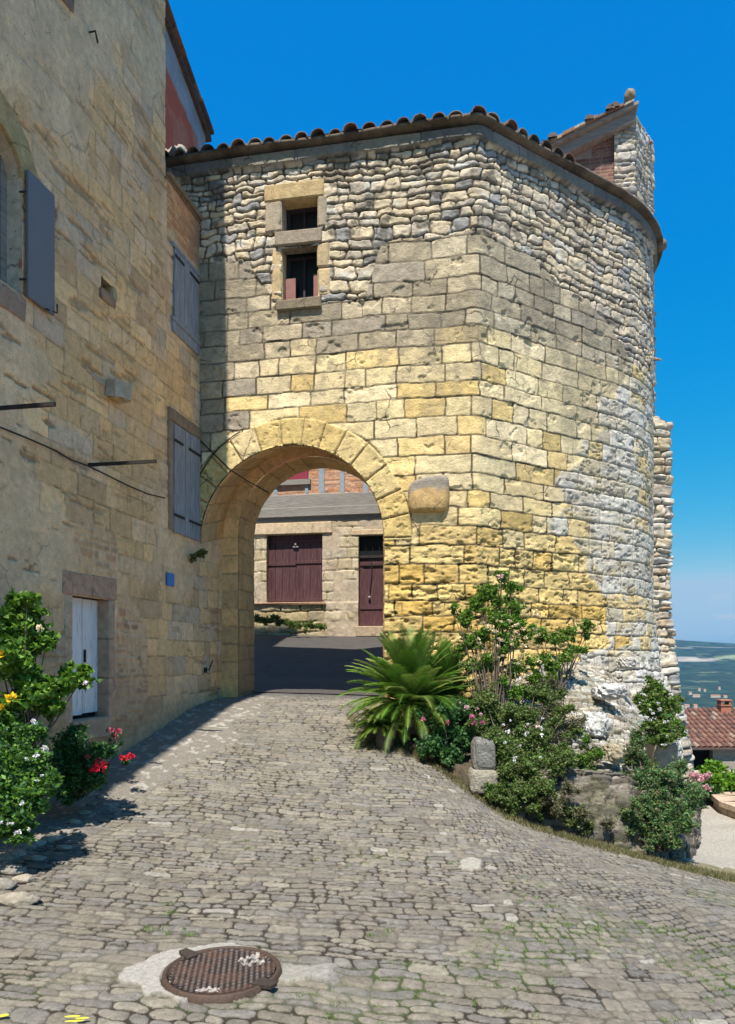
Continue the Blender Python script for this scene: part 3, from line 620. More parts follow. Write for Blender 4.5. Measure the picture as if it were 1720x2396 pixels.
# roof: eave slab, tiles along the eave, tiled roof body
EZ = 9.27
def roof():
    u = np.concatenate([np.arange(-.95, 13.7, .05)])
    a, s, na, ns = tp(u)
    o1 = .20 + .015*(vn(u*4, u*0, 5) - .5); V = []; 
    zt = EZ + .02*np.sin(u*1.7)
    prof = [(-.3, 0.03), (o1, 0.03), (o1 + .03, .05), (o1 + .03, .095), (-.3, .115)]
    P = np.stack([G(a + na*p[0], s + ns*p[0], zt + p[1] + (.012*(vn(u*7, u*0+k, 6) - .5))) for k, p in enumerate(prof)], 1)
    C = np.ones(P.shape)*np.array([.10, .09, .075])*(.6 + .8*vn(u*5.2, u*0, 9))[:, None, None]
    mk('eave_slab', P, gridfaces(len(u), len(prof)), M['stone'], tower, C)
    # roof body: a low fan from the eave up to the ridge point
    ap = np.array([3.6, 3.2]); rows = []
    for t in np.linspace(0, 1, 12):
        aa = (a + na*.2)*(1-t) + ap[0]*t; ss = (s + ns*.2)*(1-t) + ap[1]*t
        rows.append(G(aa, ss, EZ + .12 + .85*t))
    P = np.stack(rows, 1); C = np.ones(P.shape)*np.array([.30, .16, .10])*(.6 + .7*vn(P[..., 0]*3, P[..., 1]*3, 3))[..., None]
    roof_ = mk('roof', P, gridfaces(len(u), 12), M['tile'], tower, C)
    tl = MB(); uu = -.62; i = 0; V = []
    r = random.Random(5)
    while uu < 7.4:
        aa, ss, naa, nss = [float(x) for x in tp(uu)]
        if 5.0 < uu < 5.5: naa, nss = .38, -.92
        over = .27 + r.uniform(-.03, .04); Rr = .128 + r.uniform(-.012, .012); z0 = EZ + .055 + r.uniform(-.01, .012); L = .5
        ta, ts = -nss, naa                                           # along-wall direction
        yaw = r.uniform(-.06, .06)
        c = pick(np.array(r.random()), [(.13, .085, .06), (.10, .075, .06), (.17, .10, .065), (.08, .07, .06), (.19, .155, .115)])
        for k in range(3):                                           # tiles lapped up the slope
            n = 12; ring = []
            for e, (dd, rs, zl) in enumerate(((over - k*.34, 1.0, 0), (over - k*.34 - L, .84, .075))):
                for q in range(n+1):
                    t = math.pi*q/n
                    for w in (0, 1):
                        rr = (Rr - .016*w)*rs; x = rr*math.cos(t) + yaw*dd; z = rr*math.sin(t)*.95
                        ring.append(G(aa + naa*dd + ta*x, ss + nss*dd + ts*x, z0 + k*.09 + zl + z))
            fcs = []
            def I(e, q, w): return e*(n+1)*2 + q*2 + w
            for q in range(n):
                fcs += [(I(0,q,0), I(0,q+1,0), I(1,q+1,0), I(1,q,0)), (I(0,q,1), I(1,q,1), I(1,q+1,1), I(0,q+1,1)), (I(0,q,0), I(0,q,1), I(0,q+1,1), I(0,q+1,0))]
            tl.add(ring, fcs, c)
        # mortar bed lump between tiles
        uu += .305 + r.uniform(-.015, .015)
    tl.build('eave_tiles', M['tile'], roof_, smooth=False)
roof()

# ------------------------------------------------------------------ left house
def Sx(px, a0=0.0): return on_a(px, HY, a0)[0]
house = thing('stone_house', 'tall shaded old stone house along the left side of the lane, with grey shutters', 'house', G(-.5, -5, -2))
DS0, DS1, DZ0, DZ1 = Sx(165), Sx(250), -.91, .80
TOPZ = 13.2; SC1 = Sx(385); LZ = 8.2
BW = (-6.25, Sx(47), 4.30, 5.72)                  # the arched window at the photo's left edge: s0, s1, z0, springing
SQ = on_a(233, 648), on_a(262, 706); SQR = (SQ[0][0], SQ[1][0] - .03, 5.35 - .30, 5.50)
SQR = (Sx(233), Sx(262), on_a(262, 700)[1] + .02, on_a(245, 655)[1])
def left_wall():
    ss = np.arange(-7.4, 1.12, .0235); zs = np.arange(-2.5, 12.2, .023)
    S, Z = np.meshgrid(ss, zs, indexing='ij')
    d, idd, sc, zc = ashlar(S + .03*(fbm(S*3, Z*3, 3, 178) - .5), Z + .04*(fbm(S*3, Z*3, 3, 179) - .5), courses(-2.6, 12.5, .25, .38, 14), .28, .70, 13, .03, .03)
    smear = sst(fbm(S*.8, Z*.8, 4, 131) + .10*sst(-2.5 - S, 0, 2) + .05*sst(Z, 6, 9), .54, .64)
    C = pick(hsh(idd, 71), [(.40, .33, .22), (.36, .31, .23), (.44, .36, .23), (.42, .37, .29), (.34, .28, .20), (.47, .40, .27), (.35, .33, .29)])
    warm = sst(fbm(S*.5, Z*.35, 3, 132), .42, .58)
    C = C*(.88 + .24*hsh(idd, 72))[..., None]; C = mixc(C, (.48, .365, .19), warm*.4*sst(-.4 - S, 0, .5)*(Z > 3))
    hb = .018*hsh(idd, 73)
    h = (.010 + .7*hb)*sst(d, .0, .012) + .016*(fbm(S*5, Z*5, 5, 133) - .5) + .012*(fbm(S*1.5, Z*1.5, 3, 134) - .5)
    C = mixc(C, (.16, .13, .09), (1 - sst(d, .002, .014))*(.35 + .6*vn(S*2, Z*2, 174)))
    rend = np.stack([np.full_like(S, .42), np.full_like(S, .375), np.full_like(S, .295)], -1)*(.78 + .44*fbm(S*2.5, Z*2.5, 5, 135))[..., None]
    h = h*(1 - smear) + smear*(.026 + .026*(fbm(S*4, Z*4, 5, 136) - .5)); C = C*(1 - .85*smear[..., None]) + rend*.85*smear[..., None]
    # torn cracks and slots in the upper render
    cr = sst(fbm(S*1.6 + .6*Z, Z*9, 4, 137), .70, .72)*vn(S*.7, Z*.7, 5); h = h - .035*cr; C = mixc(C, (.13, .115, .09), cr*.75)
    e, i2, _, _ = bedded(S, Z, 15, .08, .17, .12, .34, .03, .03); e = e*6
    # patches of reddish rubble beside and above the door, and here and there higher up
    k = sst(1 - ((S + 2.55)/.55)**2 - ((Z + .25)/1.15)**2 + 1.1*(fbm(S*2, Z*2, 3, 138) - .5), -.1, .15)
    k = np.maximum(k, .7*sst(1 - ((S + 3.5)/.55)**2 - ((Z - 1.5)/.4)**2 + 1.1*(fbm(S*2, Z*2, 3, 139) - .5), -.1, .15))
    cr_ = pick(hsh(i2, 74), [(.27, .17, .125), (.32, .24, .18), (.22, .17, .14), (.36, .28, .2), (.30, .19, .14), (.19, .17, .155)])*(.8 + .4*fbm(S*6, Z*6, 3, 141))[..., None]
    cr_ = mixc(cr_, (.37, .32, .25), 1 - sst(e, .05, .22)*(hsh(i2, 75) > .35))
    h = h*(1-k) + k*(.03*sst(e, .03, .2)*hsh(i2, 76) + .02*fbm(S*6, Z*6, 3, 142)); C = C*(1 - k[..., None]) + cr_*k[..., None]
    # lean-to part: brickier under its little eave
    ln = sst(S - SC1 - .02, 0, .05)*sst(Z - 7.2 + .3*(fbm(S*3, Z*2, 2, 143) - .5), 0, .2)
    bc, ib, _, _ = ashlar(S, Z, courses(6, 8.5, .06, .09, 3), .2, .34, 16, .02, .01)
    cb_ = pick(hsh(ib, 77), [(.36, .24, .15), (.40, .29, .18), (.32, .20, .13)]); cb_ = mixc(cb_, (.20, .15, .10), (1 - sst(bc, 0, .012))*.8)
    h = h*(1-ln) + ln*.02*sst(bc, 0, .015); C = C*(1 - ln[..., None]) + cb_*ln[..., None]
    # darker towards the foot, and the grimy corner by the gate
    foot = sst(-.2 - Z - .35*(S + 1) + .7*(fbm(S*1.5, Z*1.5, 3, 144) - .5), 0, 1.3)*.6; C = mixc(C, (.17, .155, .13), foot)
    cn = sst(S + .55 + .5*(fbm(S*2, Z*1.2, 4, 145) - .5), 0, .5)*sst(S*-1 + .15, -.1, .2)*sst(Z, 4.5, 6); C = mixc(C, (.14, .135, .12), cn*.7)
    crk = (np.abs(S - .93 + .12*(fbm(S*0, Z*1.4, 3, 146) - .5)) < .035) & (Z < 1.7); h = np.where(crk, h - .09, h); C = np.where(crk[..., None], C*.35, C)
    ev = np.array([.33, .30, .25])
    sc_, zc_ = .5*(S[:-1, :-1] + S[1:, 1:]), .5*(Z[:-1, :-1] + Z[1:, 1:])
    hole = (sc_ > DS0) & (sc_ < DS1) & (zc_ < DZ1) & (zc_ > DZ0)
    hole |= (sc_ > SC1) & (zc_ > LZ)
    hole |= (sc_ > BW[0]) & (sc_ < BW[1]) & (zc_ > BW[2]) & (zc_ < BW[3] + .42*np.sqrt(np.clip(1 - ((sc_ - .5*(BW[0]+BW[1]))/(.5*(BW[1]-BW[0])))**2, 0, 1)))
    hole |= (sc_ > SQR[0]) & (sc_ < SQR[1]) & (zc_ > SQR[2]) & (zc_ < SQR[3])
    mk('wall', G(h, S, Z), gridfaces(len(ss), len(zs), ~hole)[:, ::-1], M['sidewall'], house, C, True)
left_wall()
b = MB()
b.gbox(-5, -.32, -18, SC1, -3, TOPZ, (.42, .37, .29)); b.gbox(-.32, .0, -18, -7.4, -3, TOPZ, (.42, .37, .29))
b.gbox(-.30, -.02, -7.4, SC1, 12.19, TOPZ, (.42, .37, .29))
b.gbox(-.30, -.035, SC1-.35, SC1, -2.5, 12.19, (.40, .355, .28)); b.gbox(-2.2, -.05, SC1, .3, -3, LZ-.02, (.4, .35, .27)); b.gbox(-2.2, -.03, .3, 1.1, -3, 4.3, (.4, .35, .27))
b.build('rear_walls', M['sidewall'], house)
b = MB(); b.gbox(-5.5, .45, -18.5, SC1+.25, TOPZ, TOPZ+.18, (.2, .16, .13)); b.build('roof', M['tile'], house)
# lean-to eave
b = MB(); b.gbox(-.1, .10, SC1+.02, .02, LZ, LZ+.06, (.20, .17, .13), .008, .01)
b.gbox(-.1, .045, SC1+.02, .0, LZ-.06, LZ-.003, (.17, .14, .10), .006, .01); b.build('small_eave', M['stone'], house)
# door
RD = (.40, .28, .225)
dr = MB(); w_ = (DS1-DS0)
for i, (p0, p1) in enumerate(((0, .27), (.27, .55), (.55, 1.0))):
    dr.gbox(-.185, -.15 + .006*(i % 2), DS0+.01+w_*p0+.012, DS0+.01+w_*p1-.012, DZ0+.03+.02*i, DZ1-.02, (1, 1, 1), .003)
door = dr.build('door', M['whitewood'], house)
rb = MB(); rb.gbox(-.15, -.128, DS0+.60*w_, DS0+.64*w_, -.12, .06, (1, 1, 1), .002); rb.build('latch', M['iron'], door)
b = MB(); mids = .5*(DS0+DS1)
b.gbox(-.2, .045, DS0-.22, mids+.02, DZ1, DZ1+.30, RD, .006, .012); b.gbox(-.2, .05, mids+.025, DS1+.2, DZ1, DZ1+.31, RD, .006, .012)
zc = DZ0 - .02
for i, zt in enumerate((-.35, .22, DZ1)):
    b.gbox(-.2, .04, DS1, DS1+.17, zc, zt-.004, (.41-.02*i, .29, .235), .006, .012); b.gbox(-.2, .03, DS0-.16, DS0, zc, zt-.004, (.45, .36, .28), .006, .012); zc = zt
b.build('door_surround', M['stone'], house)
b = MB(); b.gbox(-.25, .07, DS0-.03, DS1+.02, DZ0-.28, DZ0, (.36, .30, .25), .006, .015); b.build('threshold', M['stone'], house)
b = MB(); b.gbox(-.31, -.19, DS0-.1, DS1+.1, DZ0, DZ1+.05, (.1, .09, .08)); b.build('door_recess', M['dark'], house)
def strap(mb, s0, s1, z, a=.075): mb.gbox(a, a+.014, s0, s1, z-.022, z+.022, (1, 1, 1), .002)
def plank_shutter(name, s0, s1, z0, z1, n, m, a=.03, hinges=(), label=None):
    mb = MB(); w = (s1-s0)/n
    for i in range(n): mb.gbox(a, a+.035+.004*rnd.random(), s0+i*w+.005, s0+(i+1)*w-.005, z0+rnd.uniform(-.01, .01), z1+rnd.uniform(-.006, .006), (1, 1, 1), .002, .004)
    o = mb.build(name, m, house, label=label)
    for hz, h0, h1 in hinges:
        hb = MB(); strap(hb, h0, h1, hz, a+.041); hb.build('strap_hinge', M['iron'], o)
    return o
# upper narrow window
plank_shutter('shutter', -1.14, -.17, 5.87, 7.08, 5, M['oldwood'], .03, ((6.95, -1.15, -.8), (6.95, -.55, -.16)), 'small plank shutter under the little eave')
for nm, (q0, q1, q2, q3, q4) in (('window_sill', (.075, -1.22, -.08, 5.80, 5.865)), ('apron_board', (.055, -1.2, -.1, 5.62, 5.796)), ('window_head', (.07, -1.22, -.1, 7.09, 7.15))): b = MB(); b.gbox(0, q0, q1, q2, q3, q4, (1, 1, 1), .004); b.build(nm, M['oldwood'], house)
# lower tall window
plank_shutter('shutter', -1.17, -.10, 2.12, 4.02, 5, M['oldwood'], .035, ((3.72, -1.18, -.85), (3.72, -.60, -.08), (2.42, -1.18, -.8), (2.42, -.58, -.08)), 'tall plank shutter with black strap hinges')
b = MB(); b.gbox(0, .075, -1.33, .0, 4.03, 4.25, (.23, .18, .14), .004, .01); b.gbox(0, .065, -1.33, -1.2, 2.15, 4.025, (.27, .22, .17), .004, .01)
b.build('window_frame', M['stone'], house)
# arched window with the grey-blue shutter folded back
sh = MB(); s0, s1 = Sx(50), Sx(113); sh.gbox(.055, .095, s0, s1, 4.31, 5.84, (1, 1, 1), 0, .006); gsh = sh.build('shutter', M['greyshutter'], house, label='flat grey blue shutter folded back against the wall')
for nm, pp in (('shutter_stay', [G(.05, s1-.06, 4.36), G(.14, s1-.02, 4.33), G(.14, s1-.02, 4.44)]), ('shutter_stay', [G(.05, s1-.2, 4.33), G(.13, s1-.16, 4.30)]), ('shutter_hinge', [G(.0, s0-.04, 5.55), G(.09, s0+.02, 5.58)]), ('shutter_hinge', [G(.0, s0-.04, 4.5), G(.09, s0+.02, 4.52)])): hb = MB(); hb.tube(pp, .011, 6); hb.build(nm, M['iron'], gsh)
b = MB(); cs, hw = .5*(BW[0]+BW[1]), .5*(BW[1]-BW[0]); n = 9
for i in range(n):
    t0, t1 = math.pi*i/n, math.pi*(i+1)/n; P = []
    for aa in (-.02, .035):
        for (t, r0) in ((t0, 0), (t1, 0), (t1, 1), (t0, 1)):
            P.append(G(aa, cs + (hw + .30*r0)*math.cos(t), BW[3] + (.42 + .36*r0)*math.sin(t)))
    b.hexa(P, (.40-.02*(i % 3), .31, .17))
b.build('window_arch', M['stone'], house)
b = MB()
for i in range(24):                              # plastered reveal
    t0, t1 = math.pi*i/24, math.pi*(i+1)/24
    P = [G(.0, cs+hw*math.cos(t0), BW[3]+.42*math.sin(t0)), G(.0, cs+hw*math.cos(t1), BW[3]+.42*math.sin(t1)), G(-.3, cs+hw*math.cos(t1), BW[3]+.42*math.sin(t1)), G(-.3, cs+hw*math.cos(t0), BW[3]+.42*math.sin(t0))]
    b.add(P, [(0, 1, 2, 3)], (.45, .42, .36))
for sx in (BW[0], BW[1]): b.add([G(0.02, sx, BW[2]), G(0.02, sx, BW[3]), G(-.3, sx, BW[3]), G(-.3, sx, BW[2])], [(0, 1, 2, 3)], (.50, .47, .41))
b.add([G(0.02, BW[0], BW[2]), G(0.02, BW[1], BW[2]), G(-.3, BW[1], BW[2]), G(-.3, BW[0], BW[2])], [(0, 1, 2, 3)], (.35, .3, .25))
b.build('window_reveal', M['stone'], house)
wn = mk('window', [G(-.26, BW[0], BW[2]), G(-.26, BW[1], BW[2]), G(-.26, BW[1], BW[3]+.45), G(-.26, BW[0], BW[3]+.45)], [(0, 1, 2, 3)], M['glass'], house)
b = MB(); 
for sx in (BW[0], cs-.05, BW[1]-.10): b.gbox(-.25, -.18, sx, sx+.10, BW[2], BW[3]+.3)
for zz in (BW[2], BW[2]+.7, BW[3]-.05): b.gbox(-.245, -.19, BW[0]+.1, BW[1]-.1, zz, zz+.08)
b.build('window_frame', M['beam'], wn)
b = MB(); b.gbox(-.02, .03, BW[1]-.02, BW[1]+.16, 4.62, 4.78, (.33, .13, .09), .02, .02); b.build('brick', M['stone'], house); b = MB(); b.gbox(-.02, .05, -6.5, BW[1]+.06, BW[2]-.3, BW[2]-.005, (.30, .23, .19), .01, .02); b.build('window_sill', M['stone'], house)
# square hole
b = MB()
s0, s1, z0, z1 = SQR
for q, c in (([(0, s0, z0), (0, s0, z1), (-.28, s0, z1), (-.28, s0, z0)], (.3, .25, .17)), ([(0.02, s1, z0), (0.02, s1, z1), (-.28, s1, z1), (-.28, s1, z0)], (.5, .42, .25)), ([(0, s0, z1), (0, s1, z1), (-.28, s1, z1), (-.28, s0, z1)], (.3, .25, .17)), ([(0.02, s0, z0), (0.02, s1, z0), (-.28, s1, z0), (-.28, s0, z0)], (.35, .3, .2)), ([(-.27, s0, z0), (-.27, s1, z0), (-.27, s1, z1), (-.27, s0, z1)], (.17, .14, .1))):
    b.add([G(*p) for p in q], [(0, 1, 2, 3)], c)
b.gbox(-.05, .05, s0-.02, s1+.05, z0-.16, z0-.003, (.30, .22, .17), .01, .02); b.gbox(-.05, .035, s1, s1+.10, z0, z1+.02, (.47, .40, .25), .01, .02)
b.build('wall_niche', M['stone'], house)
# corbel stone
b = MB(); s0, zt = on_a(210, 882); s1, zb_ = on_a(278, 925)
b.gbox(-.05, .05, s0, s0+.35, zb_-.02, zt+.05, (.36, .35, .32), .02, .03); b.gbox(-.05, .24, s0+.38, s1-.05, zb_+.03, zt-.08, (.40, .38, .33), .03, .07); b.gbox(-.05, .12, s0+.42, s1-.1, zb_-.16, zb_+.02, (.37, .31, .18), .03, .05)
b.build('corbel', M['stone'], house)
# iron hooks and the hold-back below
b = MB(); s0, z0 = on_a(205, 76); b.tube([G(-.02, s0, z0), G(.12, s0, z0), G(.13, s0+.04, z0-.13)], .014, 6); b.build('iron_hook', M['iron'], house)
b = MB(); s0, z0 = on_a(478, 1568); b.tube([G(-.02, s0, z0), G(.10, s0, z0+.01), G(.12, s0+.12, z0+.18)], .013, 6); b.gbox(.0, .04, s0-.06, s0+.05, z0-.05, z0+.05); b.build('iron_hook', M['iron'], house)
s0, z0 = on_a(160, 22); b = MB(); b.gbox(-.02, .05, s0-.25, s0+.1, z0-.02, z0+.35, (.2, .16, .13), .02, .02); b.build('high_sill', M['stone'], house)

# rods jutting from the wall, the cable, the plaque
def rod(px, py, s, L, label):
    z = on_a(px, py)[1] if s is None else py; s = on_a(px, 1000)[0] if s is None else s
    t = MB(); t.gbox(.0, L, s-.017, s+.017, z-.022, z+.022, (1, 1, 1), .002); r = t.build('iron_rod', M['iron']); return tag(r, label, 'iron rod', 'iron rods jutting from the left wall')
rod(207, 1088, None, 1.02, 'long rusty iron rod sticking out of the left wall beside the lower shutter')
rod(0, 2.80, -5.6, .78, 'shorter rusty iron rod at the photo\'s left edge, under the grey blue shutter')
cb = MB(); pts = []
for (x, y) in ((-60, 975), (0, 1000), (60, 1024), (130, 1055), (165, 1076), (205, 1090), (250, 1112), (300, 1137), (345, 1156), (384, 1165)):
    s, z = on_a(x, y, .05); pts.append(G(.055 + .006*rnd.random(), s, z))
cb.tube(pts, .011, 6); tag(cb.build('cable', M['wire']), 'thin black cable sagging across the left house wall', 'cable', 'cables on the walls')
cb = MB(); pts = []
for (x, y) in ((466, 1028), (500, 1062), (540, 1100)):
    a, z = on_s(x, y, -.05); pts.append(G(a, -.05, z))
a, z = on_s(580, 1126, .3); pts.append(G(a, .3, z)); a, z = on_s(628, 1152, .9); pts.append(G(a, .9, z))
cb.tube(pts, .012, 6); tag(cb.build('cable', M['wire']), 'black cable running down into the arch from the shutter corner', 'cable', 'cables on the walls')
cb = MB(); pts = []
for (x, y) in ((468, 1110), (486, 1080), (512, 1048), (540, 1024), (562, 1010)):
    a, z = on_s(x, y, -.06); pts.append(G(a, -.06, z))
cb.tube(pts, .012, 6); tag(cb.build('cable', M['wire']), 'short black cable curving up over the left end of the arch ring', 'cable', 'cables on the walls')
s0, zt = on_a(385, 1342); s1, zb_ = on_a(402, 1373)
b = MB(); b.gbox(.03, .05, s0, s1, zb_, zt+.02, (1, 1, 1), 0, .004); tag(b.build('wall_plaque', M['blue']), 'small plain blue plaque fixed to the left wall near the arch', 'plaque')

# ------------------------------------------------------------------ red rendered house, rising behind
red = thing('red_gable_house', 'red and grey rendered gable wall with a steep roof edge, rising behind the left house', 'house', G(-2.5, 1, 8))
RAa = -1.19
def rtop(s): return 12.97 + (s - 1.0)*(12.10 - 12.97)/2.04
ss = np.linspace(-1.2, 3.04, 120); tt = np.linspace(0, 1, 90); S, T = np.meshgrid(ss, tt, indexing='ij'); Zr = 8.0 + (rtop(S) - 8.0)*T
mar = rtop(S) - Zr; edge = .62 + .35*fbm(S*1.2, Zr*.4, 3, 151) - .15*sst(S, .5, 2)
isred = sst(mar - edge + .1*(fbm(S*6, Zr*6, 3, 152) - .5), -.03, .05)*sst(2.62 - S + .25*sst(10.6 - Zr, 0, 1.5) + .12*(fbm(S*3, Zr*1.5, 3, 153) - .5), -.02, .04)
C = np.stack([np.full_like(S, .33), np.full_like(S, .31), np.full_like(S, .30)], -1)*(.75 + .5*fbm(S*3, Zr*3, 4, 154))[..., None]
C = mixc(C, (.58, .12, .06), isred); C = mixc(C, (.60, .22, .12), isred*sst(fbm(S*2 + Zr, Zr*2, 3, 155), .55, .7)*.6)
mk('wall', G(RAa + .02*(fbm(S*4, Zr*4, 4, 156) - .5), S, Zr), gridfaces(len(ss), len(tt))[:, ::-1], mat('peeling_render', attr=True, var=.15, scale=8, bump=.4), red, C, True)
b = MB(); b.gbox(-5, RAa-.02, 3.0, 3.03, 8, 12.0, (.33, .31, .3)); b.gbox(-5, RAa-.03, -1.2, 3.0, 8, 11.9, (.33, .31, .3)); b.build('rear_walls', M['stone'], red)
b = MB(); r = random.Random(3)
def slab(mb, s0, s1, a0, a1, dz0, dz1, c, f=rtop):
    P = [G(a0, s0, f(s0)+dz0), G(a1, s0, f(s0)+dz0), G(a1, s1, f(s1)+dz0), G(a0, s1, f(s1)+dz0), G(a0, s0, f(s0)+dz1), G(a1, s0, f(s0)+dz1), G(a1, s1, f(s1)+dz1), G(a0, s1, f(s1)+dz1)]; mb.hexa(P, c)
slab(b, -1.2, 3.16, -5, RAa+.10, .0, .10, (.12, .085, .06))
s = -1.2
while s < 3.1:
    L = r.uniform(.22, .5); e = min(s+L, 3.22); slab(b, s, e, -5, RAa+.17+r.uniform(-.012, .012), .105 + r.uniform(0, .012), .175 + r.uniform(0, .03), pick(np.array(r.random()), [(.28, .13, .07), (.20, .11, .07), (.14, .09, .07), (.25, .17, .12)])); s += L
b.build('roof', M['tile'], red)
# broken masonry lump at its foot, on the tile edge
def lump(name, c, rad, seed, m, col, parent=None, n=36, amp=.35, pw=1.0, cr=.10):
    th, ph = np.meshgrid(np.linspace(0, 2*math.pi, n), np.linspace(.001, math.pi-.001, n//2+4), indexing='ij')
    x, y, z = np.sin(ph)*np.cos(th), np.sin(ph)*np.sin(th), np.cos(ph)
    f = 1 + amp*(fbm(x*1.6 + z + 5, y*1.6 - z + 5, 5, seed, .6) - .5)*2.6; f = f*(1 - .25*np.abs(2*fbm(x*2+z*1.3+9, y*2+z*.7+3, 3, seed+4) - 1)*amp*2); f[-1] = f[0]
    f = f + cr*(fbm(x*7 + z*3 + 9, y*7 + z*5 + 4, 5, seed+7, .65) - .5)*2; f[-1] = f[0]
    sg = lambda v: np.sign(v)*np.abs(v)**pw
    P = np.stack([c[0] + rad[0]*sg(x)*f, c[1] + rad[1]*sg(y)*f, c[2] + rad[2]*sg(z)*f], -1)
    C = np.ones(P.shape)*np.array(col)*(.6 + .8*fbm(x*5 + 3, z*5 + y, 3, seed))[..., None]
    return mk(name, P, gridfaces(*th.shape), m, parent, C, True)
lp = G(-.85, .9, 9.75); lump('masonry_stump', lp, (.42, .5, .62), 5, M['bank'], (.34, .30, .24), red)
b = MB()
b.v = []
# ------------------------------------------------------------------ turret and ruined stub at the right
def strip(name, pts, z0, zt, seed, parent, pal=None, m='masonry', cell=(.34, .17), depth=.08, step=.025, zstep=.025, bat=None, dark=.5, jag=0, white=.5, kind=None):
    pts = np.array(pts, float); L = np.concatenate([[0], np.cumsum(np.hypot(*np.diff(pts, axis=0).T))]); q = np.arange(0, L[-1], step); zs = np.arange(z0, zt, zstep)
    x = np.interp(q, L, pts[:, 0]); y = np.interp(q, L, pts[:, 1]); k = max(3, int(.12/step)); ker = np.ones(k)/k
    xp = np.convolve(np.pad(x, k, 'edge'), ker, 'same')[k:-k]; yp = np.convolve(np.pad(y, k, 'edge'), ker, 'same')[k:-k]
    tx, ty = np.gradient(xp), np.gradient(yp); tl = np.hypot(tx, ty) + 1e-9; nx, ny = ty/tl, -tx/tl
    Q, Z = np.meshgrid(q, zs, indexing='ij')
    Uw = Q + .14*(fbm(Q*3, Z*3, 3, seed) - .5); Zw = Z + .10*(fbm(Q*3, Z*3, 3, seed+1) - .5)
    e, idd, ex, ey = bedded(Q, Z, seed, cell[1]*.5, cell[1]*1.3, cell[0]*.4, cell[0]*1.4, .05, .05)
    h = depth*sst(e, .002, .035)*(.5 + .5*hsh(idd, seed)) + .9*depth*(fbm(Q*6, Z*8, 5, seed+2) - .5)
    C = pick(hsh(idd, seed+1), pal or (RUB + WHT))*(.7 + .6*fbm(Q*6, Z*7, 4, seed+3))[..., None]
    C = mixc(C, (.66, .64, .6), sst(fbm(Q*3, Z*4, 4, seed+4), .56, .64)*white); C = mixc(C, (.09, .075, .055), (1 - sst(e, .0, .016))*.8)
    off = h + (bat(Z) if bat else 0); top = Z*0
    if jag: Z = np.minimum(Z, zt - jag*fbm(Q*3, Q*0, 3, seed+5)); 
    P = np.stack([xp[:, None] + nx[:, None]*off, yp[:, None] + ny[:, None]*off, Z], -1)
    # close the top with a rough cap leaning inwards
    cap = [P[:, -1:]]; 
    for i in range(1, 9): cap.append(np.stack([xp[:, None] - nx[:, None]*.06*i, yp[:, None] - ny[:, None]*.06*i, P[:, -1:, 2] + .05*(fbm(q*6, q*0 + i*.7, 3, seed+6) - .4)[:, None]], -1))
    P = np.concatenate([P] + cap[1:], 1); C = np.concatenate([C] + [C[:, -1:]]*8, 1)
    o = mk(name, P, gridfaces(P.shape[0], P.shape[1]), M[m], parent, C, True)
    if kind: o['kind'] = kind
    return o
turret = thing('roof_turret', 'small rubble and brick turret under a sloping tile roof, behind the gate tower parapet', 'turret', G(7.7, 4.6, 9))
g2 = lambda a, s: tuple(G(a, s, 0)[:2])
strip('rubble_pier', [g2(8.13, 4.43), g2(8.57, 4.43), g2(9.2, 5.62), g2(8.6, 6.6)], 8.2, 12.28, 31, turret, depth=.05, white=.25)
strip('side_strip', [g2(8.75, 4.95), g2(9.24, 5.75), g2(8.9, 6.6)], -3.0, 8.3, 32, turret, depth=.07, pal=RUB, white=.2)
aa = np.linspace(6.53, 8.15, 90); zz = np.linspace(9.0, 12.0, 200); A, Zz = np.meshgrid(aa, zz, indexing='ij')
bd, bi, _, _ = ashlar(A, Zz, courses(8.9, 12.9, .07, .085, 8), .2, .3, 21, .012, .01)
C = pick(hsh(bi, 40), [(.19, .085, .065), (.17, .08, .065), (.23, .12, .085), (.16, .09, .07)])*(.75 + .5*fbm(A*3, Zz*3, 4, 161))[..., None]; C = mixc(C, (.30, .25, .2), (1 - sst(bd, .004, .012))*.6)  # brick colours darkened to stand for shade under the roof overhang
pt = (A > 7.25) & (A < 7.8) & (Zz > 10.7) & (Zz < 10.95); C[pt] = (.36, .31, .26); pt = (A < 7.65) & (Zz > 11.45) & (Zz < 11.75); C[pt] = (.30, .24, .2); C = mixc(C, (.42, .30, .18), sst(10.45 - Zz, 0, .15)*.8)
mk('brick_panel', G(A, 4.52 - .012*sst(bd, 0, .012), Zz), gridfaces(90, 200)[:, ::-1], M['brick'], turret, C, True)
def ttop(a): return 11.60 + (a - 6.75)*.37
b = MB()
def aslab(mb, a0, a1, s0, s1, d0, d1, c):
    P = [G(a0, s0, ttop(a0)+d0), G(a1, s0, ttop(a1)+d0), G(a1, s1, ttop(a1)+d0), G(a0, s1, ttop(a0)+d0), G(a0, s0, ttop(a0)+d1), G(a1, s0, ttop(a1)+d1), G(a1, s1, ttop(a1)+d1), G(a0, s1, ttop(a0)+d1)]; mb.hexa(P, c)
aslab(b, 6.50, 8.62, 4.12, 6.6, -.02, .05, (.16, .14, .12)); aslab(b, 6.52, 8.56, 4.25, 4.5, -.26, -.024, (.11, .09, .08)); rf = b.build('roof', M['beam'], turret)
b = MB(); s = 6.48; r = random.Random(8)
while s < 8.5:
    L = r.uniform(.2, .36); aslab(b, s, min(s+L, 8.66), 4.05 + r.uniform(-.02, .03), 6.6, .053 + r.uniform(0, .02), .10 + r.uniform(0, .04), pick(np.array(r.random()), [(.24, .14, .09), (.30, .25, .19), (.17, .12, .09), (.36, .33, .27)])); s += L
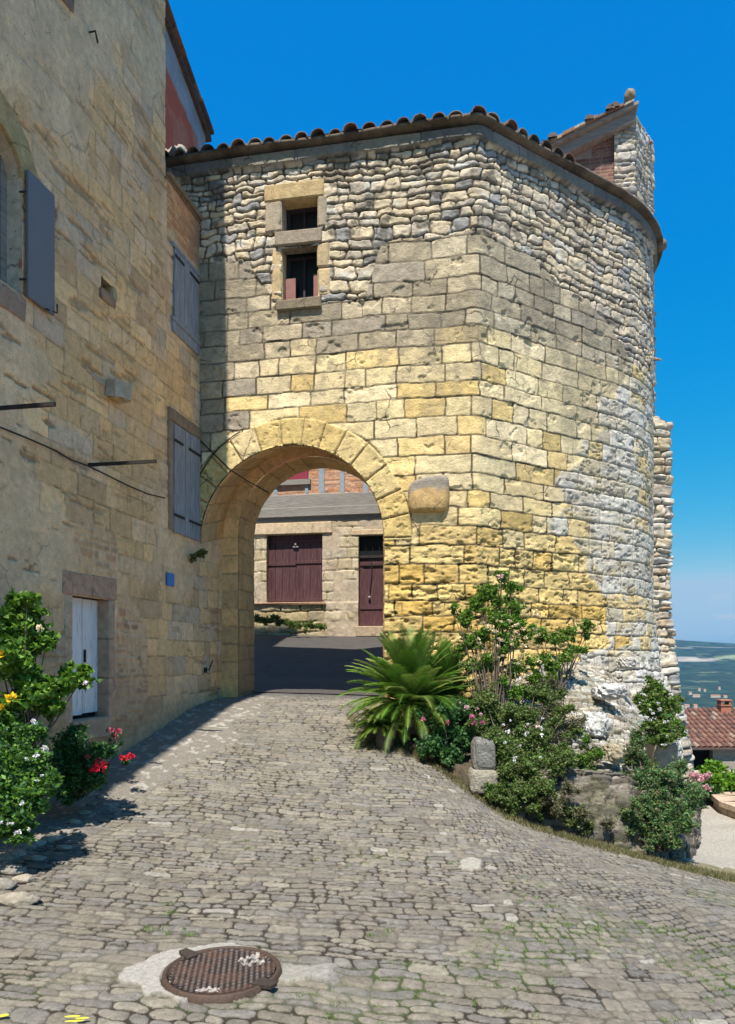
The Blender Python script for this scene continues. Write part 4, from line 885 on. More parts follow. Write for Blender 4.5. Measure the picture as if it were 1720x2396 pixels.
for a_ in (6.75, 7.55, 8.0, 8.1):
    n = 9; ring = []
    for e_ in (4.0, 5.2):
        for q in range(n+1):
            t = math.pi*q/n; ring.append(G(a_ + .10*math.cos(t), e_, ttop(a_) + .10 + .10*math.sin(t)))
    b.add(ring, [(q, q+1, n+2+q, n+1+q) for q in range(n)] + [tuple(range(n+1))], (.15, .11, .09))
b.build('tiles', M['tile'], rf)
lump('ridge_end', G(8.44, 4.2, 12.50), (.12, .16, .17), 9, M['bank'], (.30, .22, .14), rf, 24, .2)
lump('tile_lump', G(9.16, 4.55, 9.28), (.14, .14, .13), 10, M['bank'], (.22, .16, .11), tower, 20, .2)
x, y, z = at(1512, 846, 16.6); x2, y2, z2 = at(1549, 842, 16.3)
b = MB(); b.tube([(x, y, z-.03), ((x+x2)/2, (y+y2)/2, z-.0), (x2, y2, z2)], [.06, .05, .012], 8, (.24, .19, .16)); tag(b.build('stone_spike', M['stone']), 'short pointed spike poking from the round flank against the sky', 'spike')
x, y, z = at(1521, 334, 17.3); lump('red_pot_shard', (x, y, z), (.05, .06, .05), 11, M['pot'], (1, 1, 1), turret, 14, .2)
stub = thing('ruined_wall_stub', 'rough crumbling rubble wall stub behind the round flank, its broken top below the roof', 'ruined wall', (6.8, 17.6, -3))
strip('masonry', [(5.9, 17.9), (6.72, 17.15), (7.10, 17.2), (7.22, 17.6), (7.2, 18.8)], -4.6, 5.72, 33, stub, cell=(.46, .30), depth=.13, bat=lambda Z: .10*np.clip(1.0 - Z, 0, 6) + .05*np.clip(-Z-.3, 0, 3), pal=RUB + WHT[:2] + [(.36, .27, .18)], white=.35, jag=.5)

# ------------------------------------------------------------------ house beyond the arch
rear = thing('half_timbered_house', 'sunlit house beyond the arch, brick and grey timber over stone, with maroon doors', 'house', G(0, 9.6, .5))
RS = 9.5
def rp(x, y): return on_s(x, y, RS)
gd = (rp(624, 1300)[0], rp(756, 1300)[0], rp(690, 1409)[1], rp(690, 1250)[1]); pd = (rp(839, 1300)[0], rp(902, 1300)[0], rp(870, 1466)[1], rp(870, 1252)[1])
def rear_wall():
    aa = np.arange(-5.5, 4.0, .03); zz = np.arange(-.3, 8.0, .03); A, Zz = np.meshgrid(aa, zz, indexing='ij')
    d, idd, _, _ = ashlar(A, Zz, courses(-.5, 8.3, .22, .40, 41), .3, .8, 42, .05, .05)
    sm = sst(fbm(A*1.2, Zz*1.2, 4, 171), .42, .56)
    C = pick(hsh(idd, 43), [(.50, .40, .25), (.46, .36, .22), (.56, .46, .3), (.44, .37, .27)]); C = mixc(C, (.20, .16, .11), (1 - sst(d, 0, .02))*.7)
    C = mixc(C, (.47, .37, .26), sm*.9)*(.75 + .5*fbm(A*4, Zz*4, 4, 172))[..., None]
    h = .04*sst(d, 0, .03)*(1-sm) + sm*.03 + .03*(fbm(A*5, Zz*5, 4, 173) - .5)
    zbk = rp(700, 1178)[1]; up = Zz > zbk
    bd, bi, _, _ = ashlar(A, Zz, courses(zbk, 8.4, .07, .09, 44), .25, .4, 45, .02, .01)
    cb = pick(hsh(bi, 44), [(.50, .25, .13), (.46, .21, .11), (.54, .31, .19), (.42, .22, .14)])*(.8 + .4*fbm(A*2, Zz*2, 3, 174))[..., None]; cb = mixc(cb, (.42, .32, .24), (1 - sst(bd, 0, .014))*.6)
    C = np.where(up[..., None], cb, C); h = np.where(up, .02*sst(bd, 0, .014), h)
    mid = (Zz > rp(700, 1219)[1]) & (~up); C = np.where(mid[..., None], np.array([.42, .38, .32])*(.6 + .8*fbm(A*3, Zz*8, 4, 175))[..., None], C)
    plin = Zz < gd[2] - .02; C = np.where((plin & (A < gd[1] + .1))[..., None], C*np.array([.8, .78, .66]), C); h = np.where(plin, h*2, h)
    ac_, zc_ = .5*(A[:-1, :-1] + A[1:, 1:]), .5*(Zz[:-1, :-1] + Zz[1:, 1:])
    hole = ((ac_ > gd[0]) & (ac_ < gd[1]) & (zc_ > gd[2]) & (zc_ < gd[3])) | ((ac_ > pd[0]) & (ac_ < pd[1]) & (zc_ > pd[2]) & (zc_ < pd[3]))
    mk('wall', G(A, RS - h, Zz), gridfaces(len(aa), len(zz), ~hole)[:, ::-1], M['masonry'], rear, C, True)
rear_wall()
b = MB(); b.gbox(-5.5, 4, RS+.5, RS+6, -.5, 8.0, (.45, .38, .28)); b.gbox(-5.6, 4.1, RS-.4, RS+6.2, 8.01, 8.2, (.3, .18, .12)); b.build('rear_walls', M['stone'], rear)
for name, q in (('garage', gd), ('entry', pd)):
    b = MB()
    for P in ([(q[0], RS, q[2]), (q[0], RS, q[3]), (q[0], RS+.5, q[3]), (q[0], RS+.5, q[2])], [(q[1], RS, q[2]), (q[1], RS, q[3]), (q[1], RS+.5, q[3]), (q[1], RS+.5, q[2])], [(q[0], RS, q[3]), (q[1], RS, q[3]), (q[1], RS+.5, q[3]), (q[0], RS+.5, q[3])], [(q[0], RS, q[2]), (q[1], RS, q[2]), (q[1], RS+.5, q[2]), (q[0], RS+.5, q[2])]): b.add([G(*p) for p in P], [(0, 1, 2, 3)], (.42, .35, .24))
    b.build(name + '_reveal', M['stone'], rear)
gm = .5*(gd[0]+gd[1]); gtop = rp(690, 1268)[1]
for (x0, x1) in ((gd[0]+.01, gm-.006), (gm+.006, gd[1]-.01)):
    b = MB(); n = 4; w = (x1-x0)/n
    for i in range(n): b.gbox(x0+i*w+.003, x0+(i+1)*w-.003, RS+.17, RS+.21, gd[2]+.01, gd[3]-.02, (1, 1, 1), .002, .003)
    dl = b.build('garage_door', M['maroon'], rear)
    for zz_ in (gd[2]+.03, .52*(gd[2]+gd[3]) + .05*(x0 > gm), gtop): t = MB(); t.gbox(x0, x1, RS+.135, RS+.168, zz_, zz_+.09, (1, 1, 1), .002, .004); t.build('door_rail', M['maroon'], dl)
    for xx_ in (x0, x1-.09): t = MB(); t.gbox(xx_, xx_+.09, RS+.137, RS+.167, gd[2]+.125, .5*(gd[2]+gd[3]), (1, 1, 1), .001, .003); t.build('door_stile', M['maroon'], dl)
    if x0 < gm: t = MB(); t.gbox(gm-.09, gm+.09, RS+.10, RS+.13, gtop-.16, gtop-.12); t.tube([G(gm, RS+.1, gtop-.02), G(gm, RS+.09, gtop-.09)], .03, 8); t.build('latch', M['greywall'], dl)
b = MB(); b.gbox(gd[0]-.45, gd[1]+.30, RS-.09, RS+.12, gd[3]+.0, gd[3]+.36, (.46, .40, .31), .01, .02); b.build('lintel', M['stone'], rear)
b = MB(); b.gbox(gd[0]-.5, gd[1]+.12, RS-.16, RS+.16, gd[2]-.10, gd[2]+.0, (.27, .19, .14), .02, .03); b.build('door_sill', M['stone'], rear)
b = MB(); b.gbox(pd[0]-.22, pd[1]+.3, RS-.06, RS+.12, pd[3]+.0, pd[3]+.17, (.44, .37, .27), .01, .02); b.build('lintel', M['stone'], rear)
b = MB(); b.gbox(pd[0]-.05, pd[1]+.1, RS-.25, RS+.1, pd[2]-.32, pd[2]+.0, (.36, .31, .25), .01, .02); b.build('doorstep', M['stone'], rear)
tz = rp(870, 1300)[1]
b = MB(); b.gbox(pd[0]+.01, pd[1]-.01, RS+.17, RS+.21, pd[2]+.01, tz-.06); ed = b.build('entry_door', M['maroon'], rear)
for zz_ in (pd[2]+.02, pd[2]+.55, tz-.3): b = MB(); b.gbox(pd[0]+.02, pd[1]-.02, RS+.14, RS+.168, zz_, zz_+.10, (1, 1, 1), .001, .003); b.build('door_rail', M['maroon'], ed)
b = MB(); a_ = rp(868, 1300)[0]; b.tube([G(a_, RS+.10, rp(868, 1310)[1]), G(a_, RS+.11, rp(868, 1345)[1]), G(a_-.06, RS+.12, rp(868, 1385)[1])], .016, 6); b.gbox(pd[0]+.1, pd[1]-.1, RS+.12, RS+.138, rp(868, 1321)[1]-.025, rp(868, 1321)[1]+.015); b.build('iron_bar', M['iron'], ed)
lump('knob', G(a_-.07, RS+.10, rp(868, 1397)[1]), (.045, .04, .045), 12, M['greywall'], (1, 1, 1), ed, 12, .05)
tr = mk('transom_window', [G(pd[0], RS+.2, tz), G(pd[1], RS+.2, tz), G(pd[1], RS+.2, pd[3]), G(pd[0], RS+.2, pd[3])], [(0, 1, 2, 3)], M['glass'], rear)
b = MB(); b.gbox(pd[0]+.01, pd[1]-.01, RS+.11, RS+.2, tz-.055, tz+.03)
for i in range(1, 4): x = pd[0] + (pd[1]-pd[0])*i/4; b.tube([G(x, RS+.15, tz+.03), G(x, RS+.15, pd[3])], .009, 5)
b.build('transom_bars', M['iron'], tr)
for k, (x0, x1, y0, y1, pr) in enumerate(((560, 884, 1165, 1188, .08), (560, 880, 1195, 1204, .14), (590, 884, 1206, 1216, .06))):
    b = MB(); a0_, z1_ = rp(x0, y0); a1_, z0_ = rp(x1, y1); b.gbox(a0_, a1_+.6, RS-pr, RS+.05, z0_, z1_, (1, 1, 1), .015, .015); b.build('timber_beam', M['beam'], rear)
GB = mat('grey_painted_timber', (.27, .31, .33), .85, var=.3, scale=8, bump=.5, bscale=30)
for (x0, x1, y0) in ((714, 722, 1128), (747, 760, 1000), (796, 807, 1000), (850, 862, 1000), (640, 650, 1000)):
    b = MB(); a0_, z1_ = rp(x0, y0); a1_, z0_ = rp(x1, 1166); b.gbox(a0_, a1_, RS-.05, RS+.03, z0_+.003, z1_, (1, 1, 1), .008, .008); b.build('timber_stud', GB, rear)
mred = mat('dark_red_wood', (.26, .03, .05), .6, var=.2, bump=.3, bscale=30)
for (x0, x1) in ((628, 678), (681, 722)):
    b = MB(); a0_, z1_ = rp(x0, 1040); a1_, z0_ = rp(x1, 1127); b.gbox(a0_, a1_, RS-.10, RS-.06, z0_, z1_, (1, 1, 1), .002, .004); b.build('shutter', mred, rear)
b = MB(); a0_, z1_ = rp(622, 1128); a1_, z0_ = rp(728, 1134); b.gbox(a0_, a1_, RS-.12, RS+.02, z0_, z1_+.01); b.build('window_sill', M['beam'], rear)

# ------------------------------------------------------------------ planted rock bank at the tower foot
def build_bank():
    E = np.array([(-.42, 13.0), (-.10, 11.75), (.42, 11.62), (.92, 11.25), (1.38, 10.4), (1.90, 9.85), (2.70, 9.65), (3.50, 9.62), (4.1, 9.85), (4.75, 10.6), (5.6, 12.2), (6.6, 14.4)])
    Wp = []; Wz = [-.9, -1.05, -1.05, -.95, -.85, -.5, -.15, -.10, -.2, -.5, -.9, -1.8]
    for uu in (3.70, 4.0, 4.35, 4.8, 5.25, 6.1, 7.0, 7.9, 8.6, 9.2, 9.9, 11.0):
        a, s, na, ns = [float(v) for v in tp(uu)]; P = G(a - na*.15, s - ns*.15, 0); Wp.append(P[:2])
    Wp = np.array(Wp); k = np.arange(len(E)); t = np.linspace(0, len(E)-1, 760); v = np.linspace(0, 1, 300)
    ex, ey = np.interp(t, k, E[:, 0]), np.interp(t, k, E[:, 1]); wx, wy, wz = np.interp(t, k, Wp[:, 0]), np.interp(t, k, Wp[:, 1]), np.interp(t, k, Wz)
    T, Vv = np.meshgrid(t, v, indexing='ij')
    q = Vv**1.5
    X = ex[:, None]*(1-q) + wx[:, None]*q; Y = ey[:, None]*(1-q) + wy[:, None]*q
    z0 = gz(ex, ey)[:, None]; rh = np.interp(T, [0, 1, 2, 3, 4, 5, 6, 7, 8, 9, 10, 11], [.05, .06, .10, .16, .25, .55, .85, .95, .8, .5, .35, .25])  # height of the rubble revetment
    rise = sst(Vv, 0, .16); Z = z0 - .05 + rh*rise + (wz[:, None] - z0 - rh)*sst(q, .10, 1.0)
    px = T*.85; e, idd, _, _ = bedded(px, Z*1.2 + Y*.45, 51, .07, .18, .10, .36, .05, .06)
    st = sst(e, .002, .022); rocky = sst(T + 1.2*(fbm(X*1.3, Y*1.3, 3, 181) - .5), 4.1, 4.9)
    h = .09*st*hsh(idd, 52)*rocky + .12*(fbm(X*4, Y*4 + Z*3, 5, 182, .6) - .5)*(.35 + rocky)
    C = pick(hsh(idd, 53), [(.20, .175, .14), (.15, .13, .105), (.30, .26, .21), (.11, .098, .08), (.24, .21, .16)])  # dark rubble, with shade low on the bank painted into its colours
    wh = sst(Vv + .4*(fbm(X*1.5, Y*1.5 + Z, 3, 183) - .5), .28, .45)*rocky; C = C*(1 - wh[..., None]) + pick(hsh(idd, 54), WHT)*(.55 + .9*fbm(X*5 + Z, Y*5 + Z*9, 5, 191, .65))[..., None]*wh[..., None]
    C = mixc(C, (.10, .08, .055), (1 - st)*.7); soil = np.array([.11, .085, .055]); C = C*rocky[..., None] + soil*(1 - rocky[..., None]); C = C*(.7 + .6*fbm(X*8, Y*8 + Z*5, 4, 184))[..., None]
    ms = sst(fbm(X*2.2, Y*2.2 + Z*2, 4, 185), .56, .62)*.35; C = mixc(C, (.085, .095, .035), ms)
    Z = Z + h*.6; Y = Y - h*.7
    o = mk('rock_bank', np.stack([X, Y, Z], -1), gridfaces(760, 300), M['bank'], None, C, True); o['kind'] = 'structure'
build_bank()
def rock(x, y, z, r, seed, c=(.62, .59, .54)):
    return lump('boulder', (x, y + .12, z - .05), tuple(q*.66 for q in r), seed, M['bank'], tuple(q*.78 for q in c), None, 90, .42, .75, .22)
for i, (px, py, Y, r, c, lb) in enumerate(((1290, 1560, 12.7, (.26, .2, .34), (.5, .49, .47), 'upright grey white boulder half buried in the shrubs at the tower foot'), (1398, 1690, 11.4, (.34, .3, .33), (.74, .71, .66), 'largest white boulder on the bank below the round flank'), (1352, 1728, 11.0, (.26, .26, .18), (.70, .66, .58), 'cream boulder low on the bank, left of the largest white one'), (1442, 1757, 10.3, (.22, .2, .22), (.50, .42, .28), 'tan capped boulder on top of the rubble revetment'), (1432, 1612, 12.3, (.42, .3, .20), (.72, .7, .66), 'wide white boulder against the tower base, above the others'), (1470, 1545, 13.2, (.24, .22, .16), (.66, .62, .55), 'small white boulder tucked under the tan blocks of the flank'))):
    x, y, z = at(px, py, Y); tag(rock(x, y, z, r, 60+i, c), lb, 'boulder', 'boulders on the planted bank')

# pedestal of two stones among the flowers
x, y, z = at(1136, 1853, 10.0); ped = thing('stone_pedestal', 'short square pedestal of two grey stone blocks beside the pink flower bush', 'pedestal', (x, y, z))
def wbox(mb, x0, x1, y0, y1, z0, z1, col=(1, 1, 1), jit=.0, ch=.0, rot=0):
    """box in world axes, turned by rot about its centre"""
    c, s = math.cos(rot), math.sin(rot); cx, cy = (x0+x1)/2, (y0+y1)/2; n0 = len(mb.v)
    ga = lambda X, Y: ((X-F0[0])*EA[0] + (Y-F0[1])*EA[1], (X-F0[0])*ES[0] + (Y-F0[1])*ES[1])
    mb.gbox(-(x1-x0)/2, (x1-x0)/2, -(y1-y0)/2, (y1-y0)/2, z0, z1, col, jit, ch)
    o = G(0, 0, 0)
    for i in range(n0, len(mb.v)):
        vx, vy, vz = mb.v[i]; la, ls = ga(vx, vy); mb.v[i] = (cx + la*c - ls*s, cy + la*s + ls*c, vz)
    return mb
lump('lower_block', (x-.01, y+.15, z+.13), (.20, .20, .17), 91, M['bank'], (.34, .30, .235), ped, 70, .10, .38, .05)
lump('upper_block', (x-.0, y+.17, z+.50), (.155, .16, .23), 92, M['bank'], (.21, .20, .18), ped, 70, .10, .36, .05)
# grey rendered block under the ivy
x, y, z = at(1566, 1812, 11.3); b = MB(); wbox(b, x-.20, x+.17, y, y+.5, z-.55, z+.48, (.26, .26, .27), .015, .03, -.1); tag(b.build('rendered_block', M['stone']), 'small grey rendered block standing under the ivy at the right of the bank', 'block')

# ------------------------------------------------------------------ manhole
mz = float(gz(MAN[0], MAN[1])) - .002
man = thing('manhole_cover', 'round rusty cast iron manhole cover with a studded face, set in white cement', 'manhole cover', (MAN[0], MAN[1], mz))
b = MB(); n = 72; ro, ri = MAN[2], MAN[2]-.028; V = []
for k in range(n):
    t = 2*math.pi*k/n
    for (r, z) in ((ro+.01, -.05), (ro, .016), (ro-.008, .022), (ri, .022), (ri-.004, -.03)): V.append((MAN[0]+r*math.cos(t), MAN[1]+r*math.sin(t), mz+z))
b.add(V, [(k*5+j, ((k+1) % n)*5+j, ((k+1) % n)*5+j+1, k*5+j+1) for k in range(n) for j in range(4)], (.085, .055, .04))
b.build('frame', M['castiron'], man, True)
g = np.linspace(-1, 1, 150); GX, GY = np.meshgrid(g*ri*.985, g*ri*.985, indexing='ij'); rr = np.hypot(GX, GY)
c45, s45 = math.cos(.6), math.sin(.6); u = (GX*c45+GY*s45)/.040; v = (-GX*s45+GY*c45)/.040; stt = np.abs(((u + .5*(np.floor(v) % 2)) % 1) - .5) + np.abs((v % 1) - .5)
st = 1 - sst(stt, .28, .46); h = .012*st + .002*(fbm(GX*40+9, GY*40+9, 3, 61) - .5)
rim = sst(rr, ri*.90, ri*.92); h = h*(1-rim) + .012*rim
C = np.stack([np.full_like(GX, .03), np.full_like(GX, .021), np.full_like(GX, .018)], -1); C = mixc(C, (.16, .125, .105), st*.75); C = mixc(C, (.11, .06, .04), sst(fbm(GX*9+3, GY*9+3, 4, 62), .5, .65)*.5)
pc = sst(fbm(GX*7+2, GY*7+5, 4, 63), .62, .64)*(((GX - .16)**2 + (GY - .17)**2 < .012) | ((GX + .06)**2*.35 + (GY + .27)**2 < .0035) | ((GX+.13)**2 + (GY+.10)**2 < .002)); C = mixc(C, (.40, .36, .32), pc*.8)
pc = sst(fbm(GX*22+2, GY*22+5, 3, 64), .5, .56)*(((GX - .17)**2 + (GY - .17)**2 < .010) | ((GX + .04)**2*.3 + (GY + .28)**2 < .0016)); C = mixc(C, (.40, .36, .32), pc*.8)
keep = (rr[:-1, :-1] < ri*.985) & (rr[1:, 1:] < ri*.985) & (rr[1:, :-1] < ri*.985) & (rr[:-1, 1:] < ri*.985)
mk('lid', np.stack([MAN[0]+GX, MAN[1]+GY, mz + .008 + h], -1), gridfaces(150, 150, keep)[:, ::-1], M['castiron'], man, C, True)
for ang, L in ((R_(140), .10), (R_(-35), .12)):
    b = MB(); c, s = math.cos(ang), math.sin(ang); P = []
    for z in (.004, .026):
        for (r, w) in ((ri-.05, -.055), (ro+L-.05, -.028), (ro+L-.05, .03), (ri-.05, .055)): P.append((MAN[0]+r*c-w*s, MAN[1]+r*s+w*c, mz+z+(.012 if r > ri else 0)))
    b.hexa(P, (.06, .045, .036)); b.build('lug', M['castiron'], man)
# yellow survey marks
def paint(pts, px, py, lb):
    x, y, z = at(px, py, 4.05); t = (HY-py)/F; Y = -2.04/t; X = (px-CX)/F*Y; mb = MB()
    for (dx, dy, w, l, r) in pts:
        c, s = math.cos(r), math.sin(r); Q = []
        for k in range(10):
            an = 2*math.pi*k/10; rx, ry = l*math.cos(an)*(.8+.4*rnd.random()), w*math.sin(an)*(.8+.4*rnd.random()); xx, yy = X+dx+rx*c-ry*s, Y+dy+rx*s+ry*c; Q.append((xx, yy, float(gz(xx, yy))+.020))
        mb.add(Q, [tuple(range(10))])
    return tag(mb.build('paint_mark', M['yellow']), lb, 'paint mark', 'yellow paint marks on the setts')
paint([(-.03, .02, .012, .05, .1), (.03, .0, .012, .04, .1), (0, -.03, .012, .05, .1)], 178, 2388, 'yellow painted dashes on the setts below the manhole')
paint([(0, 0, .02, .03, .3)], 6, 2382, 'yellow paint dab at the bottom left corner of the paving')

# ------------------------------------------------------------------ right: low kerb wall, house with tiled roof
b = MB(); pts = [(7.35, 15.4), (6.95, 14.6), (6.78, 13.9), (6.85, 13.1), (7.1, 12.2), (7.6, 11.3)]
for i in range(len(pts)-1):
    (x0, y0), (x1, y1) = pts[i], pts[i+1]; dx, dy = x1-x0, y1-y0; L = math.hypot(dx, dy); nx, ny = -dy/L, dx/L; g0 = -3.12
    for (w0, w1, zl, zh, c) in ((0, .34, g0, -2.92, (.34, .29, .24)), (-.05, .40, -2.918, -2.82, (.42, .36, .30))):
        P = [(x0+nx*w0, y0+ny*w0, zl), (x1+nx*w0, y1+ny*w0, zl), (x1+nx*w1, y1+ny*w1, zl), (x0+nx*w1, y0+ny*w1, zl)]; P += [(p[0], p[1], zh) for p in P]; b.hexa(P, c)
tag(b.build('kerb_wall', M['stone']), 'low curved kerb wall with flat coping along the lane at the right', 'kerb wall')
fh = thing('tiled_cottage', 'low cottage down the slope with a weathered red tile roof and a dark doorway', 'cottage', (15, 31, -5.6))
XW0, XW1, YW = 12.2, 20, 30.0
dx0, dx1 = (1618-CX)/F*YW, (1668-CX)/F*YW; zt = -(1755-HY)/F*YW
b = MB()
for (x0, x1, z0, z1, c) in ((XW0, dx0, -5.9, -3.95, (.32, .31, .31)), (dx1, XW1, -5.9, -3.95, (.32, .31, .31)), (dx0, dx1, zt, -3.95, (.36, .33, .29))):
    wbox(b, x0, x1, YW, YW+.3, z0, z1, c, .0)
wbox(b, XW0, XW0+.3, YW+.31, YW+6, -5.9, -3.95, (.32, .31, .31)); b.build('wall', M['stone'], fh)
b = MB(); wbox(b, dx0-.1, dx1+.1, YW+.32, YW+.5, -5.9, -3.9, (1, 1, 1)); b.build('doorway', M['dark'], fh)
b = MB(); wbox(b, XW0-.3, XW1, YW-.28, YW-.2, -3.92, -3.84, (.5, .5, .5)); b.build('gutter', M['greywall'], fh)
b = MB(); r = random.Random(4); nx_ = 34; x = XW0 - .3
while x < XW1:
    w = .235; nseg = 9
    for k in range(nseg):
        y0 = YW - .32 + k*.40; y1 = y0 + .44; zz0 = -3.86 + k*.148 + .02; zz1 = zz0 + .148; c = pick(np.array(r.random()), [(.20, .09, .06), (.16, .075, .055), (.24, .13, .085), (.30, .22, .15), (.12, .065, .05), (.18, .085, .06)]); ring = []
        for (yy, z_, rs) in ((y0, zz0, 1.0), (y1, zz1, .85)):
            for q in range(7): t = math.pi*q/6; ring.append((x + .1*rs*math.cos(t), yy, z_ + .085*rs*math.sin(t)))
        b.add(ring, [(q, q+1, 8+q, 7+q) for q in range(6)], c)
    x += w
P = [(XW0-.3, YW-.3, -3.88), (XW1, YW-.3, -3.88), (XW1, YW+3.3, -2.55), (XW0-.3, YW+3.3, -2.55), (XW0-.3, YW-.3, -3.85), (XW1, YW-.3, -3.85), (XW1, YW+3.3, -2.52), (XW0-.3, YW+3.3, -2.52)]; b.hexa(P, (.16, .085, .06))
rf = b.build('roof', M['tile'], fh)
cx_, cy_, _ = at(1694, 1660, 33.0); b = MB(); wbox(b, cx_-.22, cx_+.22, 32.8, 33.2, -2.8, -2.36, (.38, .15, .09)); wbox(b, cx_-.25, cx_+.25, 32.76, 33.24, -2.355, -2.30, (.36, .15, .09))
for sx in (-.22, .14): wbox(b, cx_+sx, cx_+sx+.08, 32.8, 33.2, -2.295, -2.13, (.36, .14, .08))
wbox(b, cx_-.26, cx_+.26, 32.76, 33.24, -2.125, -2.07, (.40, .17, .1)); b.build('chimney', M['brick'], rf)
b = MB(); wbox(b, 11.6, 20, 28.6, 28.85, -6, -4.62, (.55, .5, .44), .0, .02); tag(b.build('parapet', M['stone']), 'pale low parapet in front of the tiled cottage', 'parapet')

# ------------------------------------------------------------------ plants
GREEN = [(.055, .12, .022), (.075, .15, .03), (.045, .10, .025), (.09, .17, .035), (.035, .08, .02)]
def leafmesh(name, P, size, pal, parent, m=None, asp=.5, up=.3, seed=0, droop=.3, cvar=.35, width=None):
    """one small folded leaf at every point of P"""
    g = np.random.default_rng(seed); n = len(P); P = np.asarray(P, float)
    d = g.normal(size=(n, 3)); d[:, 2] = d[:, 2]*.6 + up; d /= np.linalg.norm(d, axis=1)[:, None]
    q = g.normal(size=(n, 3)); s = np.cross(d, q); s /= np.linalg.norm(s, axis=1)[:, None]; nn = np.cross(s, d)
    L = size*(.6 + .8*g.random(n))[:, None]; w = L*asp
    p0 = P; p1 = P + d*L*.45 + s*w*.5 + nn*L*.08; p2 = P + d*L - nn*L*droop*.3; p3 = P + d*L*.45 - s*w*.5 + nn*L*.08; pm = P + d*L*.5
    V = np.stack([p0, p1, pm, p3, p2], 1).reshape(-1, 3); i = np.arange(n)[:, None]*5
    Fc = np.concatenate([i + np.array([[0, 1, 2, 2]]), i + np.array([[0, 2, 3, 3]]), i + np.array([[1, 4, 2, 2]]), i + np.array([[2, 4, 3, 3]])])
    tri = Fc[:, :3]
    c = np.array(pal)[g.integers(0, len(pal), n)]*(1 - cvar/2 + cvar*g.random(n))[:, None]; C = np.repeat(c, 5, 0)
    return mk(name, V, tri, m or M['leaf'], parent, C)
def blossom(parent, p, r, col, seed, name='blossom'):
    g = np.random.default_rng(seed); n = 26; P = np.array(p) + g.normal(size=(n, 3))*r*.22
    return leafmesh(name, P, r*.8, [col, tuple(min(1, x*1.3) for x in col), tuple(x*.75 for x in col)], parent, M['petal'], .95, .5, seed, .5)
def shrub(name, label, cat, base, clumps, n, size, pal, seed, stems=7, spread=.5, asp=.5, group=None, fl=(), leafup=.3, stemr=.012, stemcol=None, hollow=.0):
    """clumps: list of (px, py, Y, radius); leaves gather on twigs round each clump"""
    t = thing(name, label, cat, base, group); g = np.random.default_rng(seed); pts = []; st = MB(); tot = sum(c[3]**2 for c in clumps)
    sub_ = []
    for (px, py, Y, r) in clumps:
        c0 = np.array(at(px, py, Y)); sub_.append((c0, r*.85))
        for _ in range(3): sub_.append((c0 + g.normal(size=3)*r*[.62, .45, .62], r*(.35 + .4*g.random())))
    tot = sum(q[1]**2 for q in sub_)
    for (c, r) in sub_:
        k = max(24, int(2.6*n*r*r/tot)); nt_ = max(5, int(k/26)); dirs = g.normal(size=(nt_, 3)); dirs /= np.linalg.norm(dirs, axis=1)[:, None]
        dirs[:, 2] = dirs[:, 2]*.85 + .12; rad = r*(.4 + 1.1*g.random(nt_))
        b0 = np.array(base) + g.normal(size=3)*[.05, .05, 0]; mid = b0*.5 + c*.5 + g.normal(size=3)*r*.3
        if stems and (r > .11 or g.random() < .4): st.tube([b0, mid, c], [stemr, stemr*.75, stemr*.4], 5)
        for d, rr in zip(dirs, rad):
            tip = c + d*rr; kk = max(4, int(k/nt_)); u = g.random(kk)**.6
            q = c + (tip - c)*u[:, None] + g.normal(size=(kk, 3))*r*.11; pts.append(q)
            if stems and g.random() < .35: st.tube([c + (tip-c)*.05, c + (tip-c)*.95], [stemr*.35, stemr*.15], 4)
    P = np.concatenate(pts); size = size*1.1
    if stems: st.build('stems', M['bark'], t)
    leafmesh('foliage', P, size, pal, t, None, asp, leafup, seed)
    for k, (px, py, Y, r, col) in enumerate(fl): blossom(t, at(px, py, Y), r, col, seed*100 + k)
    return t
rr_ = random.Random(17)
def scat(cx, cy, dx, dy, Y, n, r, col, dY=.25): return [(cx + rr_.uniform(-dx, dx), cy + rr_.uniform(-dy, dy), Y - dY*rr_.random(), r*rr_.uniform(.7, 1.2), col) for _ in range(n)]
WH = (.75, .72, .72); PK = (.62, .18, .30); LP = (.68, .42, .45); RD_ = (.65, .02, .05); YE = (.80, .52, .02)
BRG = [(.12, .25, .02), (.15, .29, .03), (.085, .19, .02), (.20, .33, .05), (.06, .14, .02)]
DKG = [(.055, .15, .04), (.075, .18, .045), (.04, .11, .035), (.10, .21, .05)]
OLG = [(.13, .16, .045), (.17, .19, .06), (.09, .12, .035), (.20, .20, .08), (.08, .13, .035)]
